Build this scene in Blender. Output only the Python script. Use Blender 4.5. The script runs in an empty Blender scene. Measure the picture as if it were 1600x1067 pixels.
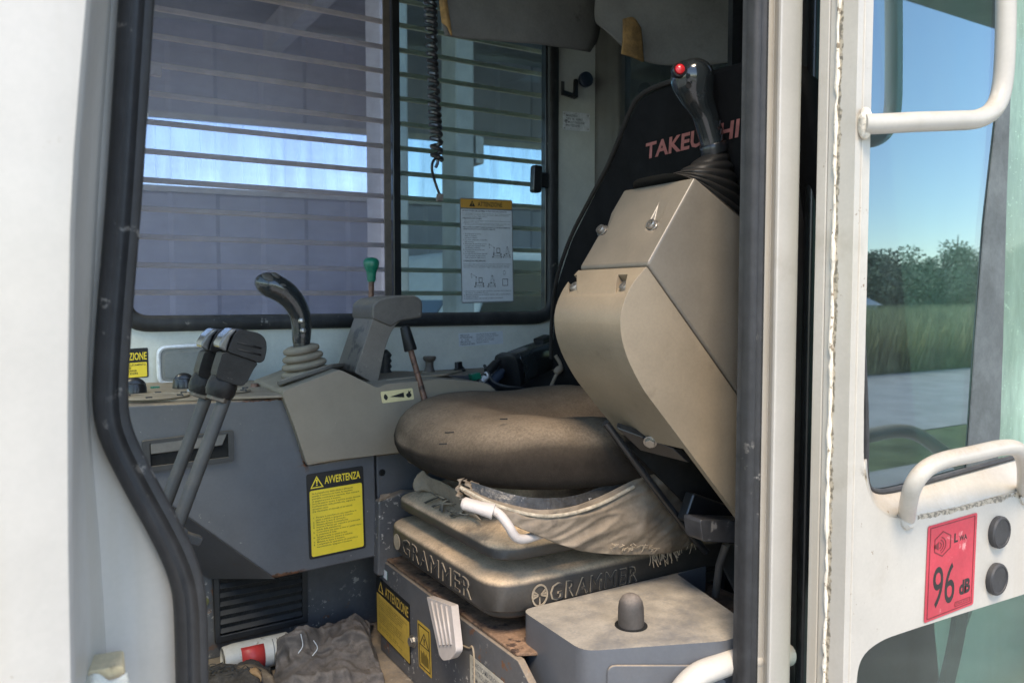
import bpy, bmesh, math, random
from mathutils import Vector, Matrix, noise
V = Vector
R = math.radians
random.seed(7)
S = bpy.context.scene
COL = S.collection
# ------------------------------------------------------------------ camera, world, sun, exposure
F = 1250.0                                   # focal length in pixels of the 1600 px wide photograph
CAM = V((0, 0, 1.65))
TH, PI_ = R(58.8), math.atan(68.5 / 1250)
_h = V((math.cos(TH), math.sin(TH), 0))
FWD = _h * math.cos(PI_) - V((0, 0, 1)) * math.sin(PI_)
UP = _h * math.sin(PI_) + V((0, 0, 1)) * math.cos(PI_)
RT = V((math.sin(TH), -math.cos(TH), 0))
cd = bpy.data.cameras.new('camera'); cam = bpy.data.objects.new('camera', cd); COL.objects.link(cam)
mw = Matrix.Identity(4)
for i in range(3):
    mw[i][0] = RT[i]; mw[i][1] = UP[i]; mw[i][2] = -FWD[i]; mw[i][3] = CAM[i]
cam.matrix_world = mw
cd.sensor_width = 36; cd.lens = 36 * F / 1600; cd.clip_start = 0.02; cd.clip_end = 2000
cd.dof.use_dof = True; cd.dof.focus_distance = 1.3; cd.dof.aperture_fstop = 9
S.camera = cam
SUN_EL, SUN_AZ = R(57), R(236)               # azimuth measured from +X towards +Y: where the sun stands
w = bpy.data.worlds.new('World'); S.world = w; w.use_nodes = True
wn = w.node_tree
bg = wn.nodes['Background']
sky = wn.nodes.new('ShaderNodeTexSky'); sky.sky_type = 'NISHITA'; sky.sun_disc = False
sky.sun_elevation = SUN_EL; sky.sun_rotation = R(90) - SUN_AZ
sky.air_density = 1.0; sky.dust_density = 0.0; sky.ozone_density = 3.0; sky.altitude = 0
wn.links.new(sky.outputs[0], bg.inputs[0]); bg.inputs[1].default_value = 0.12
sl = bpy.data.lights.new('sun', 'SUN'); sl.energy = 1.5; sl.angle = R(20); sl.color = (1, .91, .78)
sun = bpy.data.objects.new('sun', sl); COL.objects.link(sun)
sd = V((math.cos(SUN_EL) * math.cos(SUN_AZ), math.cos(SUN_EL) * math.sin(SUN_AZ), math.sin(SUN_EL)))
sun.rotation_euler = sd.to_track_quat('Z', 'Y').to_euler()
sun.location = sd * 30
S.view_settings.view_transform = 'Standard'; S.view_settings.look = 'None'
S.view_settings.exposure = 1.93; S.view_settings.gamma = 1.0
S.view_settings.use_curve_mapping = False
S.view_settings.use_white_balance = True; S.view_settings.white_balance_temperature = 7450; S.view_settings.white_balance_tint = 13
S.render.engine = 'CYCLES'
S.cycles.use_denoising = True
S.cycles.max_bounces = 8; S.cycles.diffuse_bounces = 4; S.cycles.transparent_max_bounces = 16
S.cycles.sample_clamp_indirect = 6

# ------------------------------------------------------------------ layout: picture points on real planes
def ray(px, py): return FWD + RT * ((px - 800) / F) - UP * ((py - 533.5) / F)
def PY(px, py, y): r = ray(px, py); return CAM + r * (y / r.y)
def PX(px, py, x): r = ray(px, py); return CAM + r * (x / r.x)
def PZ(px, py, z): r = ray(px, py); return CAM + r * ((z - CAM.z) / r.z)
def PP(px, py, p0, n): r = ray(px, py); return CAM + r * ((p0 - CAM).dot(n) / r.dot(n))
def depth(p): return (p - CAM).dot(FWD)
def mpp(p): return depth(p) / F              # metres per photo pixel at p

# ------------------------------------------------------------------ materials
def sock(nt, a, b): nt.links.new(a, b)
class NT:
    def __init__(s, name):
        s.m = bpy.data.materials.new(name); s.m.use_nodes = True; s.t = s.m.node_tree
        s.t.nodes.clear()
        s.out = s.n('ShaderNodeOutputMaterial')
        s.tc = s.n('ShaderNodeTexCoord')
    def n(s, typ, **kw):
        x = s.t.nodes.new(typ)
        for k, v in kw.items(): setattr(x, k, v)
        return x
    def l(s, a, b): s.t.links.new(a, b)
    def noise(s, scale, detail=4, rough=.55, vec=None, stretch=None):
        x = s.n('ShaderNodeTexNoise'); x.inputs['Scale'].default_value = scale
        x.inputs['Detail'].default_value = detail; x.inputs['Roughness'].default_value = rough
        v = vec or s.tc.outputs['Object']
        if stretch:
            mp = s.n('ShaderNodeMapping'); mp.inputs['Scale'].default_value = stretch; s.l(v, mp.inputs[0]); v = mp.outputs[0]
        s.l(v, x.inputs['Vector']); return x.outputs['Fac']
    def rng(s, f, a, b, c=0, d=1):
        x = s.n('ShaderNodeMapRange', interpolation_type='SMOOTHSTEP')
        x.inputs[1].default_value = a; x.inputs[2].default_value = b; x.inputs[3].default_value = c; x.inputs[4].default_value = d
        s.l(f, x.inputs[0]); return x.outputs[0]
    def math(s, op, a, b, clamp=False):
        x = s.n('ShaderNodeMath', operation=op, use_clamp=clamp)
        for i, v in enumerate((a, b)):
            if isinstance(v, (int, float)): x.inputs[i].default_value = v
            else: s.l(v, x.inputs[i])
        return x.outputs[0]
    def mix(s, f, a, b):
        x = s.n('ShaderNodeMix', data_type='RGBA')
        for i, v in ((0, f), (6, a), (7, b)):
            if isinstance(v, (int, float)): x.inputs[i].default_value = v
            elif isinstance(v, (tuple, list)): x.inputs[i].default_value = (*v[:3], 1)
            else: s.l(v, x.inputs[i])
        return x.outputs[2]
    def mixf(s, f, a, b):
        x = s.n('ShaderNodeMix', data_type='FLOAT')
        for i, v in ((0, f), (2, a), (3, b)):
            if isinstance(v, (int, float)): x.inputs[i].default_value = v
            else: s.l(v, x.inputs[i])
        return x.outputs[0]

DUST = (.36, .27, .175)
def M(name, base, rough=.5, metal=0, var=.15, vs=9, dust=None, dcol=DUST, spots=None, spots2=None, bump=None, weave=None, coat=0, spec=.5, ao=None, streak=None, dvar=1.0, nlo=.12):
    """dust=(on upward faces, all over, noise scale); spots=(colour, scale, threshold, softness)"""
    t = NT(name)
    p = t.n('ShaderNodeBsdfPrincipled'); t.l(p.outputs[0], t.out.inputs[0])
    f = t.rng(t.noise(vs, 5, .6), .3, .7)
    col = t.mix(f, tuple(c * (1 - var) for c in base), tuple(min(1, c * (1 + var)) for c in base))
    stain = t.rng(t.noise(vs * 3.3, 7, .68), .35, .68, 1 + var * .35, 1 - var * .6)
    grain = t.rng(t.noise(210, 3, .6), .3, .7, 1 - min(.06, var * .35), 1 + min(.06, var * .35))
    mul = t.n('ShaderNodeVectorMath', operation='SCALE'); t.l(col, mul.inputs[0]); t.l(t.math('MULTIPLY', stain, grain), mul.inputs['Scale']); col = mul.outputs[0]
    rg = rough
    if streak:                                # (colour, amount): vertical run marks
        sf = t.math('MULTIPLY', t.rng(t.noise(18, 4, .6, stretch=(1, 1, .06)), .5, .75), streak[1])
        col = t.mix(sf, col, streak[0])
    for sp in (spots, spots2):
        if sp:
            sf = t.rng(t.noise(sp[1], 6, .65), sp[2], sp[2] + sp[3])
            if len(sp) > 4:
                sf = t.math('MULTIPLY', sf, t.rng(t.noise(sp[4], 3), .5, .6))
            col = t.mix(sf, col, sp[0])
    if dust:
        g = t.n('ShaderNodeNewGeometry'); sx = t.n('ShaderNodeSeparateXYZ'); t.l(g.outputs['Normal'], sx.inputs[0])
        up = t.rng(sx.outputs['Z'], nlo, .85, 0, dust[0])
        nz = t.rng(t.noise(dust[2], 8, .7), .25, .72, .8 - .45 * dvar, .8 + .45 * dvar)
        df = t.math('MULTIPLY', t.math('ADD', up, dust[1]), nz, True)
        fine = t.rng(t.noise(260, 3, .7), .3, .7, .75, 1.15)
        df = t.math('MULTIPLY', df, fine, True)
        dc = t.mix(t.rng(t.noise(dust[2] * 2.3, 5), .3, .7), tuple(c * (1 - .2 * dvar) for c in dcol), tuple(c * (1 + .12 * dvar) for c in dcol))
        col = t.mix(df, col, dc)
        rg = t.mixf(df, rough, .92)
    else:
        rg = t.rng(t.noise(vs * 2.1, 5, .65), .3, .7, max(.03, rough * .8), min(1, rough * 1.25))
    t.l(col, p.inputs['Base Color'])
    if isinstance(rg, (int, float)): p.inputs['Roughness'].default_value = rg
    else: t.l(rg, p.inputs['Roughness'])
    p.inputs['Metallic'].default_value = metal
    p.inputs['Specular IOR Level'].default_value = spec
    if coat: p.inputs['Coat Weight'].default_value = coat; p.inputs['Coat Roughness'].default_value = .12
    hgt = None
    if bump:
        hgt = t.noise(bump[0], 6, .6)
        b = t.n('ShaderNodeBump'); b.inputs['Strength'].default_value = bump[1]; b.inputs['Distance'].default_value = bump[2] if len(bump) > 2 else .002
        t.l(hgt, b.inputs['Height'])
        if weave:
            wv = t.n('ShaderNodeTexWave'); wv.inputs['Scale'].default_value = weave; wv.inputs['Distortion'].default_value = .6
            t.l(t.tc.outputs['Object'], wv.inputs['Vector'])
            b2 = t.n('ShaderNodeBump'); b2.inputs['Strength'].default_value = .15; b2.inputs['Distance'].default_value = .001
            t.l(wv.outputs['Fac'], b2.inputs['Height']); t.l(b.outputs[0], b2.inputs['Normal']); b = b2
        t.l(b.outputs[0], p.inputs['Normal'])
    return t.m

RUST = (.16, .065, .03)
def worn(mat, lines, col=RUST, scale=70):
    t = NT.__new__(NT); t.m = mat; t.t = mat.node_tree
    t.tc = [n for n in t.t.nodes if n.type == 'TEX_COORD'][0]
    p = [n for n in t.t.nodes if n.type == 'BSDF_PRINCIPLED'][0]
    src = p.inputs['Base Color'].links[0].from_socket
    nz = t.noise(scale, 6, .7)
    for a, b, w_ in lines:
        a, b = V(a), V(b); d = (b - a).normalized()
        sub = t.n('ShaderNodeVectorMath', operation='SUBTRACT'); t.l(t.tc.outputs['Object'], sub.inputs[0]); sub.inputs[1].default_value = a
        cr = t.n('ShaderNodeVectorMath', operation='CROSS_PRODUCT'); t.l(sub.outputs[0], cr.inputs[0]); cr.inputs[1].default_value = d
        ln = t.n('ShaderNodeVectorMath', operation='LENGTH'); t.l(cr.outputs[0], ln.inputs[0])
        dt = t.n('ShaderNodeVectorMath', operation='DOT_PRODUCT'); t.l(sub.outputs[0], dt.inputs[0]); dt.inputs[1].default_value = d
        near = t.rng(ln.outputs['Value'], 0, w_, .36, -.1)
        inside = t.math('MULTIPLY', t.rng(dt.outputs['Value'], -.02, .01), t.rng(dt.outputs['Value'], (b - a).length - .01, (b - a).length + .02, 1, 0))
        f = t.math('MULTIPLY', t.rng(t.math('ADD', nz, near), .66, .74), inside, True)
        src = t.mix(f, src, t.mix(t.rng(t.noise(160, 3), .4, .6), col, tuple(c * .35 for c in col)))
    t.l(src, p.inputs['Base Color'])
    return mat
RUST = (.16, .065, .03)
def GLASS(name, tint, haze=(.5, .5, .5), hamt=.1, refl=1.0, hs=14, mirror=(1, 1, 1), rgh=.012, base=0.0, streaky=(1, 1, .25), fine=90):
    """thin pane: tinted see-through, mirror by Fresnel, a film of dirt"""
    t = NT(name)
    tr = t.n('ShaderNodeBsdfTransparent'); tr.inputs[0].default_value = (*tint, 1)
    gl = t.n('ShaderNodeBsdfGlossy'); gl.inputs['Roughness'].default_value = rgh; gl.inputs[0].default_value = (*mirror, 1)
    fr = t.n('ShaderNodeFresnel'); g_ = t.n('ShaderNodeNewGeometry'); t.l(t.mixf(g_.outputs['Backfacing'], 1.52, 1 / 1.52), fr.inputs[0])
    ff = t.math('ADD', t.math('MULTIPLY', fr.outputs[0], refl), base, True)
    m1 = t.n('ShaderNodeMixShader'); t.l(ff, m1.inputs[0]); t.l(tr.outputs[0], m1.inputs[1]); t.l(gl.outputs[0], m1.inputs[2])
    df = t.n('ShaderNodeBsdfDiffuse'); df.inputs[0].default_value = (*haze, 1)
    tl = t.n('ShaderNodeBsdfTranslucent'); tl.inputs[0].default_value = (*haze, 1)
    md = t.n('ShaderNodeMixShader'); md.inputs[0].default_value = .55; t.l(df.outputs[0], md.inputs[1]); t.l(tl.outputs[0], md.inputs[2])
    n1 = t.rng(t.noise(hs, 6, .65, stretch=streaky), .3, .75, .45, 1.5)
    n2 = t.rng(t.noise(fine, 3, .7), .62, .72, 0, .45)
    n3 = t.rng(t.noise(260, 2, .5), .69, .74, 0, .8)
    hf = t.math('MULTIPLY', n1, hamt)
    hf = t.math('ADD', hf, t.math('MULTIPLY', n2, min(.5, hamt * 1.2)), True)
    hf = t.math('ADD', hf, t.math('MULTIPLY', n3, min(.6, hamt * 2)), True)
    m2 = t.n('ShaderNodeMixShader'); t.l(hf, m2.inputs[0]); t.l(m1.outputs[0], m2.inputs[1]); t.l(md.outputs[0], m2.inputs[2])
    t.l(m2.outputs[0], t.out.inputs[0])
    return t.m

MT = {}
RUST = (.16, .065, .03)
MT['white'] = M('white_paint', (.45, .43, .39), .40, var=.05, vs=4, coat=.2, spots=((.34, .29, .23), 60, .68, .04, 6), spots2=((.39, .365, .32), 7, .56, .16), streak=((.40, .355, .28), .5), bump=(6, .05, .01))
MT['cream'] = M('cream_paint', (.47, .44, .385), .38, var=.06, vs=5, coat=.2, dust=(.55, .02, 14), spots=((.20, .13, .08), 70, .67, .03, 7), spots2=((.405, .37, .31), 8, .56, .16), streak=((.40, .345, .26), .5))
MT['peel'] = M('peeling_sealant', (.72, .66, .55), .7, var=.15, vs=40, spots=((.25, .2, .14), 90, .60, .03), bump=(70, .8, .004))
MT['wall'] = M('cab_wall_paint', (.60, .62, .57), .42, var=.08, vs=7, dust=(.4, .06, 8), dcol=(.42, .37, .3), spots=((.12, .12, .11), 55, .70, .03, 5))
MT['pillar'] = M('cab_pillar_paint', (.44, .47, .50), .40, var=.10, vs=10, dust=(.2, .05, 12), spots=((.2, .2, .2), 40, .66, .05, 6))
MT['grey'] = M('grey_paint', (.085, .094, .108), .42, var=.10, vs=6, dust=(.75, .06, 10), spots=((.30, .29, .28), 120, .71, .02, 9), spots2=(RUST, 60, .70, .03, 4), bump=(90, .06, .001))
MT['grey_dirty'] = M('grey_paint_dirty', (.080, .087, .098), .5, var=.15, vs=9, dust=(.85, .12, 9), dcol=(.27, .21, .15), spots=((.42, .40, .37), 95, .585, .03, 12), spots2=(RUST, 45, .60, .04, 5), bump=(60, .15, .001))
MT['dark_grey'] = M('dark_grey_plastic', (.035, .037, .040), .55, var=.15, vs=14, dust=(.6, .08, 16), dcol=(.22, .18, .135))
MT['tan'] = M('tan_plastic', (.250, .208, .155), .42, var=.07, vs=5, dust=(.6, .20, 9), dcol=(.36, .295, .215), spots=((.40, .35, .28), 70, .70, .03, 7), bump=(400, .04, .0006))
MT['tan_arm'] = M('tan_armrest_plastic', (.205, .165, .118), .30, var=.13, vs=4, dust=(.1, .10, 9), dcol=(.34, .26, .17), bump=(500, .03, .0005), spots=((.13, .10, .07), 15, .60, .16, 3), spots2=((.34, .28, .20), 120, .70, .03, 9))
MT['tan_arm_shaded'] = M('tan_armrest_shaded', (.142, .124, .100), .27, var=.12, vs=4, dust=(.2, .03, 9), dcol=(.30, .24, .17), bump=(500, .03, .0005))  # darker copy of the armrest tan, shade on the upper shell in its colour
MT['rubber'] = M('black_rubber', (.018, .019, .021), .5, var=.3, vs=40, dust=(.25, .10, 30), dcol=(.16, .15, .14), spots=((.14, .135, .13), 140, .66, .04, 16), bump=(220, .3, .0008))
MT['seal'] = M('worn_seal', (.017, .0175, .019), .55, var=.3, vs=30, streak=((.075, .072, .070), .35), dust=(.3, .02, 24), dcol=(.22, .19, .16), spots=((.20, .185, .165), 46, .60, .06, 7), bump=(260, .3, .0008))
MT['black'] = M('black_plastic', (.012, .013, .015), .28, var=.2, vs=30, coat=.2, dust=(.12, .01, 30), dcol=(.2, .18, .15))
MT['gloss'] = M('glossy_dark_plastic', (.016, .020, .022), .14, var=.2, vs=25, coat=.6, dust=(.10, .012, 40), dcol=(.2, .18, .15))
MT['lever_grip'] = M('worn_lever_rubber', (.011, .011, .012), .40, var=.3, vs=30, spec=.25, dust=(.12, .015, 45), dcol=(.22, .19, .16), spots=((.13, .115, .10), 190, .62, .05, 18), bump=(180, .5, .0012))
MT['fabric_black'] = M('black_fabric', (.009, .009, .0095), .95, var=.2, vs=20, dust=(.0, .025, 7), dcol=(.12, .11, .1), bump=(600, .3, .0006), spec=.1)
MT['seat'] = M('seat_fabric', (.020, .016, .013), .95, var=.14, vs=60, dust=(.95, .015, 9), dcol=(.215, .165, .118), bump=(420, .55, .0012), weave=620, spec=.12, dvar=.38, nlo=.02)
MT['susp'] = M('dusty_suspension_plastic', (.030, .030, .030), .5, var=.15, vs=14, dust=(1.15, .05, 9), dcol=(.57, .42, .275), bump=(180, .25, .001))
MT['cloth'] = M('torn_cover', (.165, .130, .095), .55, var=.3, vs=14, dust=(.3, .15, 12), dcol=(.27, .21, .15), spots=((.08, .063, .047), 12, .58, .08), bump=(110, .5, .002))
MT['dust_pale'] = M('packed_dust', (.42, .33, .25), .95, var=.15, vs=22, bump=(120, .8, .003), spots=((.2, .15, .1), 40, .63, .05))
MT['emb'] = M('dusty_letter_edge', (.33, .265, .19), .85, var=.2, vs=30)
MT['letter_dark'] = M('dark_letter', (.035, .033, .031), .7, var=.3, vs=40, spots=((.25, .2, .14), 90, .62, .05))
MT['metal'] = M('bare_steel', (.42, .40, .37), .38, metal=.9, var=.2, vs=30, spots=((.2, .12, .07), 60, .64, .05))
MT['plate'] = M('alu_plate', (.72, .74, .76), .35, metal=.15, var=.15, vs=40, spots=((.15, .15, .15), 50, .66, .04))
MT['rod'] = M('lever_rod_paint', (.030, .036, .041), .5, var=.12, vs=24, dust=(.3, .05, 20), spots=((.04, .04, .04), 60, .68, .03))
MT['rust'] = M('rusty_rod', (.17, .085, .055), .5, metal=.25, var=.35, vs=40, spots=((.06, .035, .025), 70, .55, .08), bump=(160, .4, .001))
MT['rustdirt'] = M('rusty_dirt', (.20, .12, .075), .95, var=.4, vs=24, bump=(80, .9, .004), spots=((.06, .035, .025), 30, .56, .06))
MT['white_handle'] = M('white_coated_handle', (.50, .45, .42), .38, var=.06, vs=20, dust=(.3, .05, 20), dcol=(.45, .37, .29), spots=((.04, .04, .04), 50, .72, .02, 9))
MT['pipe'] = M('white_pipe_paint', (.52, .49, .44), .35, var=.05, vs=20, dust=(.2, .02, 20))
MT['green'] = M('green_knob', (.0, .16, .095), .3, var=.15, vs=30, coat=.2)
MT['red'] = M('red_button', (.62, .02, .025), .3, var=.08, coat=.3)
MT['yellow'] = M('yellow_sticker', (.90, .67, .05), .42, var=.04, vs=20)
MT['yellow_old'] = M('faded_yellow_sticker', (.55, .36, .05), .5, var=.15, vs=20, spots=((.40, .36, .3), 60, .66, .04, 16), dust=(.0, .12, 12))
MT['yellow_pale'] = M('pale_yellow_sticker', (.72, .60, .32), .5, var=.06, vs=20)
MT['orange'] = M('orange_band', (.52, .27, .05), .5, var=.05)
MT['ink'] = M('black_ink', (.012, .012, .012), .5, var=.1)
MT['ink_soft'] = M('faded_ink', (.20, .135, .02), .5, var=.2)
MT['ink_grey'] = M('grey_ink', (.12, .13, .14), .5, var=.1)
MT['paper'] = M('white_sticker', (.58, .62, .66), .5, var=.05, vs=20)
MT['pink'] = M('red_sticker', (.48, .040, .060), .45, var=.12, vs=9, spots=((.66, .27, .26), 30, .60, .1, 8))
MT['pinkline'] = M('dark_red_ink', (.16, .02, .025), .5)
MT['salmon'] = M('salmon_print', (.33, .115, .10), .9, var=.15, vs=60)
MT['liner'] = M('headlining', (.12, .115, .108), .9, var=.15, vs=5, bump=(30, .3, .004), spots=((.05, .045, .04), 9, .6, .1))
MT['foam'] = M('torn_foam', (.22, .125, .045), .95, var=.3, vs=30, bump=(90, .8, .003))
MT['foam_block'] = M('cream_foam', (.72, .56, .33), .9, var=.12, vs=30, bump=(120, .6, .003), spots=((.4, .28, .16), 22, .6, .06))
MT['blue_dark'] = M('dark_blue_plastic', (.02, .032, .055), .4, var=.1)
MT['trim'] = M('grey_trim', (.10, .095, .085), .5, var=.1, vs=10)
MT['barpaint'] = M('guard_bar_paint', (.52, .43, .31), .5, var=.12, vs=20, dust=(.3, .05, 20))
MT['brownstrip'] = M('brown_pane_edge', (.10, .082, .068), .6, var=.2, vs=20)
MT['rag'] = M('grey_rag', (.072, .066, .064), .95, var=.3, vs=26, dust=(.55, .10, 20), dcol=(.20, .175, .16), bump=(320, .9, .0016), weave=150)
MT['darkrag'] = M('black_rag', (.02, .019, .018), .95, var=.3, vs=30, bump=(140, .9, .004), dust=(.4, .05, 40), dcol=(.15, .13, .11))
MT['leaf'] = M('dry_leaf', (.33, .20, .10), .8, var=.25, vs=40)
MT['canwhite'] = M('can_white', (.50, .48, .44), .35, var=.08, vs=20, spots=((.3, .25, .2), 60, .62, .06, 12))
MT['canred'] = M('can_red', (.55, .05, .045), .4, var=.1)
MT['filter'] = M('vent_foam', (.022, .021, .02), .95, var=.5, vs=160, bump=(300, 1, .003), dust=(.3, .12, 30), dcol=(.12, .1, .085))
MT['vent'] = M('vent_plastic', (.022, .023, .025), .5, var=.15, vs=20, dust=(.12, .04, 20), dcol=(.16, .14, .12))
MT['pocket'] = M('shade_burn_black', (.006, .006, .006), .8, var=.2)  # near black puts shade of recesses into the colour; also burn marks
MT['g_left'] = GLASS('scratched_polycarbonate', (.86, .87, .94), (.42, .43, .54), .12, .5, 5, rgh=.32, streaky=(.5, 1, 2.4))
MT['g_right'] = GLASS('teal_glass', (.66, .79, .81), (.42, .48, .48), .04, 1.0, 6)
MT['g_door'] = GLASS('door_glass', (.42, .56, .50), (.55, .6, .58), .05, 2.6, 9, streaky=(1, 1, .3), base=.06, mirror=(.66, .85, 1))
MT['g_hazed'] = GLASS('hazed_green_glass', (.84, .97, .91), (.66, .84, .73), .66, .5, 9)  # pale green haze brightens this pane where the panel behind stays dark
MT['g_low'] = GLASS('lower_door_glass', (.72, .88, .82), (.5, .55, .54), .04, .75, 9)
MT['felt'] = M('grey_felt_strip', (.10, .115, .115), .8, var=.2, vs=14, streak=((.2, .21, .21), .4))
MT['g_rear'] = GLASS('rear_glass', (.34, .40, .38), (.3, .32, .32), .05, 1.0, 8)
MT['g_wind'] = GLASS('windscreen_glass', (.90, .95, .93), (.5, .5, .5), .06, 1.0, 8)
# outside
MT['concrete'] = M('yard_concrete', (.40, .385, .36), .9, var=.15, vs=1.2, spots=((.18, .17, .16), 2.2, .6, .1))
MT['road'] = M('road_surface', (.46, .45, .43), .9, var=.12, vs=1.5)
MT['soil'] = M('meadow_soil', (.14, .17, .075), .95, var=.3, vs=.8)
MT['grass'] = M('grass_blades', (.42, .42, .21), .8, var=.4, vs=.9)
MT['leafage'] = M('foliage', (.18, .23, .15), .8, var=.45, vs=.8)
MT['bark'] = M('bark', (.07, .055, .04), .95, var=.3, vs=8)
MT['cladding'] = M('shed_cladding', (.21, .22, .265), .6, var=.10, vs=2)
MT['roofing'] = M('shed_roofing', (.16, .16, .165), .7, var=.15, vs=1.4)
MT['column'] = M('column_paint', (.30, .30, .29), .6, var=.12, vs=4)
MT['van'] = M('van_paint', (.70, .70, .68), .4, var=.06)
MT['vanglass'] = M('van_glass', (.02, .025, .03), .1, var=.1)
MT['tyre'] = M('tyre_rubber', (.02, .02, .02), .8)
MT['greenhouse'] = M('greenhouse_sheet', (.62, .64, .62), .5, var=.05)
def translucent(name, c):
    t = NT(name); a = t.n('ShaderNodeBsdfTranslucent'); a.inputs[0].default_value = (*c, 1)
    b = t.n('ShaderNodeBsdfDiffuse'); b.inputs[0].default_value = (*c, 1)
    m = t.n('ShaderNodeMixShader'); m.inputs[0].default_value = .1
    t.l(a.outputs[0], m.inputs[1]); t.l(b.outputs[0], m.inputs[2])
    c_ = t.n('ShaderNodeBsdfTransparent'); c_.inputs[0].default_value = (*c, 1)
    k = t.n('ShaderNodeMixShader'); t.l(t.rng(t.noise(1.2, 4, .6, stretch=(4, 1, .5)), .3, .7, .35, .75), k.inputs[0])
    t.l(m.outputs[0], k.inputs[1]); t.l(c_.outputs[0], k.inputs[2]); t.l(k.outputs[0], t.out.inputs[0]); return t.m
MT['skylight'] = translucent('translucent_sheet', (.66, .80, .95))

# ------------------------------------------------------------------ objects
def tag(o, label=None, cat=None, group=None, kind=None):
    if label: o['label'] = label
    if cat: o['category'] = cat
    if group: o['group'] = group
    if kind: o['kind'] = kind
    return o
def thing(name, label, cat, loc=(0, 0, 0), group=None):
    o = bpy.data.objects.new(name, None); COL.objects.link(o); o.location = loc; o.empty_display_size = .05
    return tag(o, label, cat, group)
def obj(name, bm, mat, parent=None, bevel=0, seg=3, angle=40, smooth=True, subsurf=0, label=None, solid=0, lim=30):
    if isinstance(bm, bmesh.types.BMesh):
        if not bevel and not subsurf and smooth:
            bmesh.ops.remove_doubles(bm, verts=bm.verts, dist=1e-6)
            for e in bm.edges:
                if len(e.link_faces) == 2 and e.calc_face_angle(0) > R(angle): e.smooth = False
        me = bpy.data.meshes.new(name); bm.to_mesh(me); bm.free()
    else: me = bm
    if smooth:
        for p in me.polygons: p.use_smooth = True
    mats = mat if isinstance(mat, (list, tuple)) else [mat]
    me.materials.clear()
    for x in mats: me.materials.append(MT[x] if isinstance(x, str) else x)
    o = bpy.data.objects.new(name, me); COL.objects.link(o)
    if parent:
        o.parent = parent
        if parent.type == 'EMPTY': o.matrix_parent_inverse = Matrix.Translation(-V(parent.location))
    if solid:
        md = o.modifiers.new('solid', 'SOLIDIFY'); md.thickness = solid; md.offset = 0
    if bevel:
        md = o.modifiers.new('bevel', 'BEVEL'); md.width = bevel; md.segments = seg; md.limit_method = 'ANGLE'
        md.angle_limit = R(lim); md.harden_normals = True; md.miter_outer = 'MITER_ARC'
    if subsurf:
        md = o.modifiers.new('subsurf', 'SUBSURF'); md.levels = subsurf; md.render_levels = subsurf
    if label: o['label'] = label
    return o

def new(): return bmesh.new()
def prism(pts, vec, bm=None):
    bm = bm or new()
    a = [bm.verts.new(p) for p in pts]; b = [bm.verts.new(V(p) + V(vec)) for p in pts]
    n = len(a)
    f = [bm.faces.new(a), bm.faces.new(b[::-1])]
    for i in range(n): f.append(bm.faces.new((a[i], b[i], b[(i + 1) % n], a[(i + 1) % n])))
    bmesh.ops.recalc_face_normals(bm, faces=f)
    return bm
def box(x0, x1, y0, y1, z0, z1, bm=None):
    return prism([V((x0, y0, z0)), V((x1, y0, z0)), V((x1, y1, z0)), V((x0, y1, z0))], V((0, 0, z1 - z0)), bm)
def obox(c, ax, ay, az, bm=None):             # oriented box: centre and three half vectors
    c, ax, ay, az = V(c), V(ax), V(ay), V(az)
    return prism([c - ax - ay - az, c + ax - ay - az, c + ax + ay - az, c - ax + ay - az], az * 2, bm)
def ext(px, y, dy, bm=None): return prism([PY(a, b, y) for a, b in px], V((0, dy, 0)), bm)
def cat(P, k=6, closed=False):                # Catmull-Rom through points
    P = [V(p) for p in P]; n = len(P); out = []
    for i in range(n if closed else n - 1):
        p0 = P[(i - 1) % n] if closed or i > 0 else P[0] * 2 - P[1]
        p1, p2 = P[i], P[(i + 1) % n]
        p3 = P[(i + 2) % n] if closed or i < n - 2 else P[-1] * 2 - P[-2]
        for j in range(k):
            t = j / k
            out.append(.5 * ((2 * p1) + (p2 - p0) * t + (2 * p0 - 5 * p1 + 4 * p2 - p3) * t * t + (3 * p1 - p0 - 3 * p2 + p3) * t ** 3))
    if not closed: out.append(P[-1])
    return out
def catf(r, k=6):
    return [v.x for v in cat([V((x, 0, 0)) for x in r], k)]
def frames(path, closed=False):
    n = len(path); T = []
    for i in range(n):
        a = path[(i - 1) % n] if closed or i > 0 else path[0]
        b = path[(i + 1) % n] if closed or i < n - 1 else path[-1]
        d = b - a
        T.append(d.normalized() if d.length > 1e-9 else V((0, 0, 1)))
    u = T[0].orthogonal().normalized(); out = []
    for t in T:
        u = (u - t * u.dot(t)).normalized(); out.append((t, u, t.cross(u)))
    return out
def tube(path, r, n=12, bm=None, closed=False, flat=1.0):
    bm = bm or new(); path = [V(p) for p in path]
    rr = r if isinstance(r, (list, tuple)) else [r] * len(path)
    rings = []
    for p, q, (t, u, v) in zip(path, rr, frames(path, closed)):
        rings.append([bm.verts.new(p + (u * math.cos(2 * math.pi * i / n) + v * math.sin(2 * math.pi * i / n) * flat) * q) for i in range(n)])
    return skin(bm, rings, closed)
def skin(bm, rings, closed=False, cap=True):
    n = len(rings[0]); f = []
    for k in range(len(rings) if closed else len(rings) - 1):
        a, b = rings[k], rings[(k + 1) % len(rings)]
        for i in range(n): f.append(bm.faces.new((a[i], a[(i + 1) % n], b[(i + 1) % n], b[i])))
    if not closed and cap:
        f.append(bm.faces.new(rings[0][::-1])); f.append(bm.faces.new(rings[-1]))
    bmesh.ops.recalc_face_normals(bm, faces=f)
    return bm
def loft(loops, bm=None, cap=True):
    bm = bm or new()
    return skin(bm, [[bm.verts.new(p) for p in L] for L in loops], False, cap)
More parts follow.
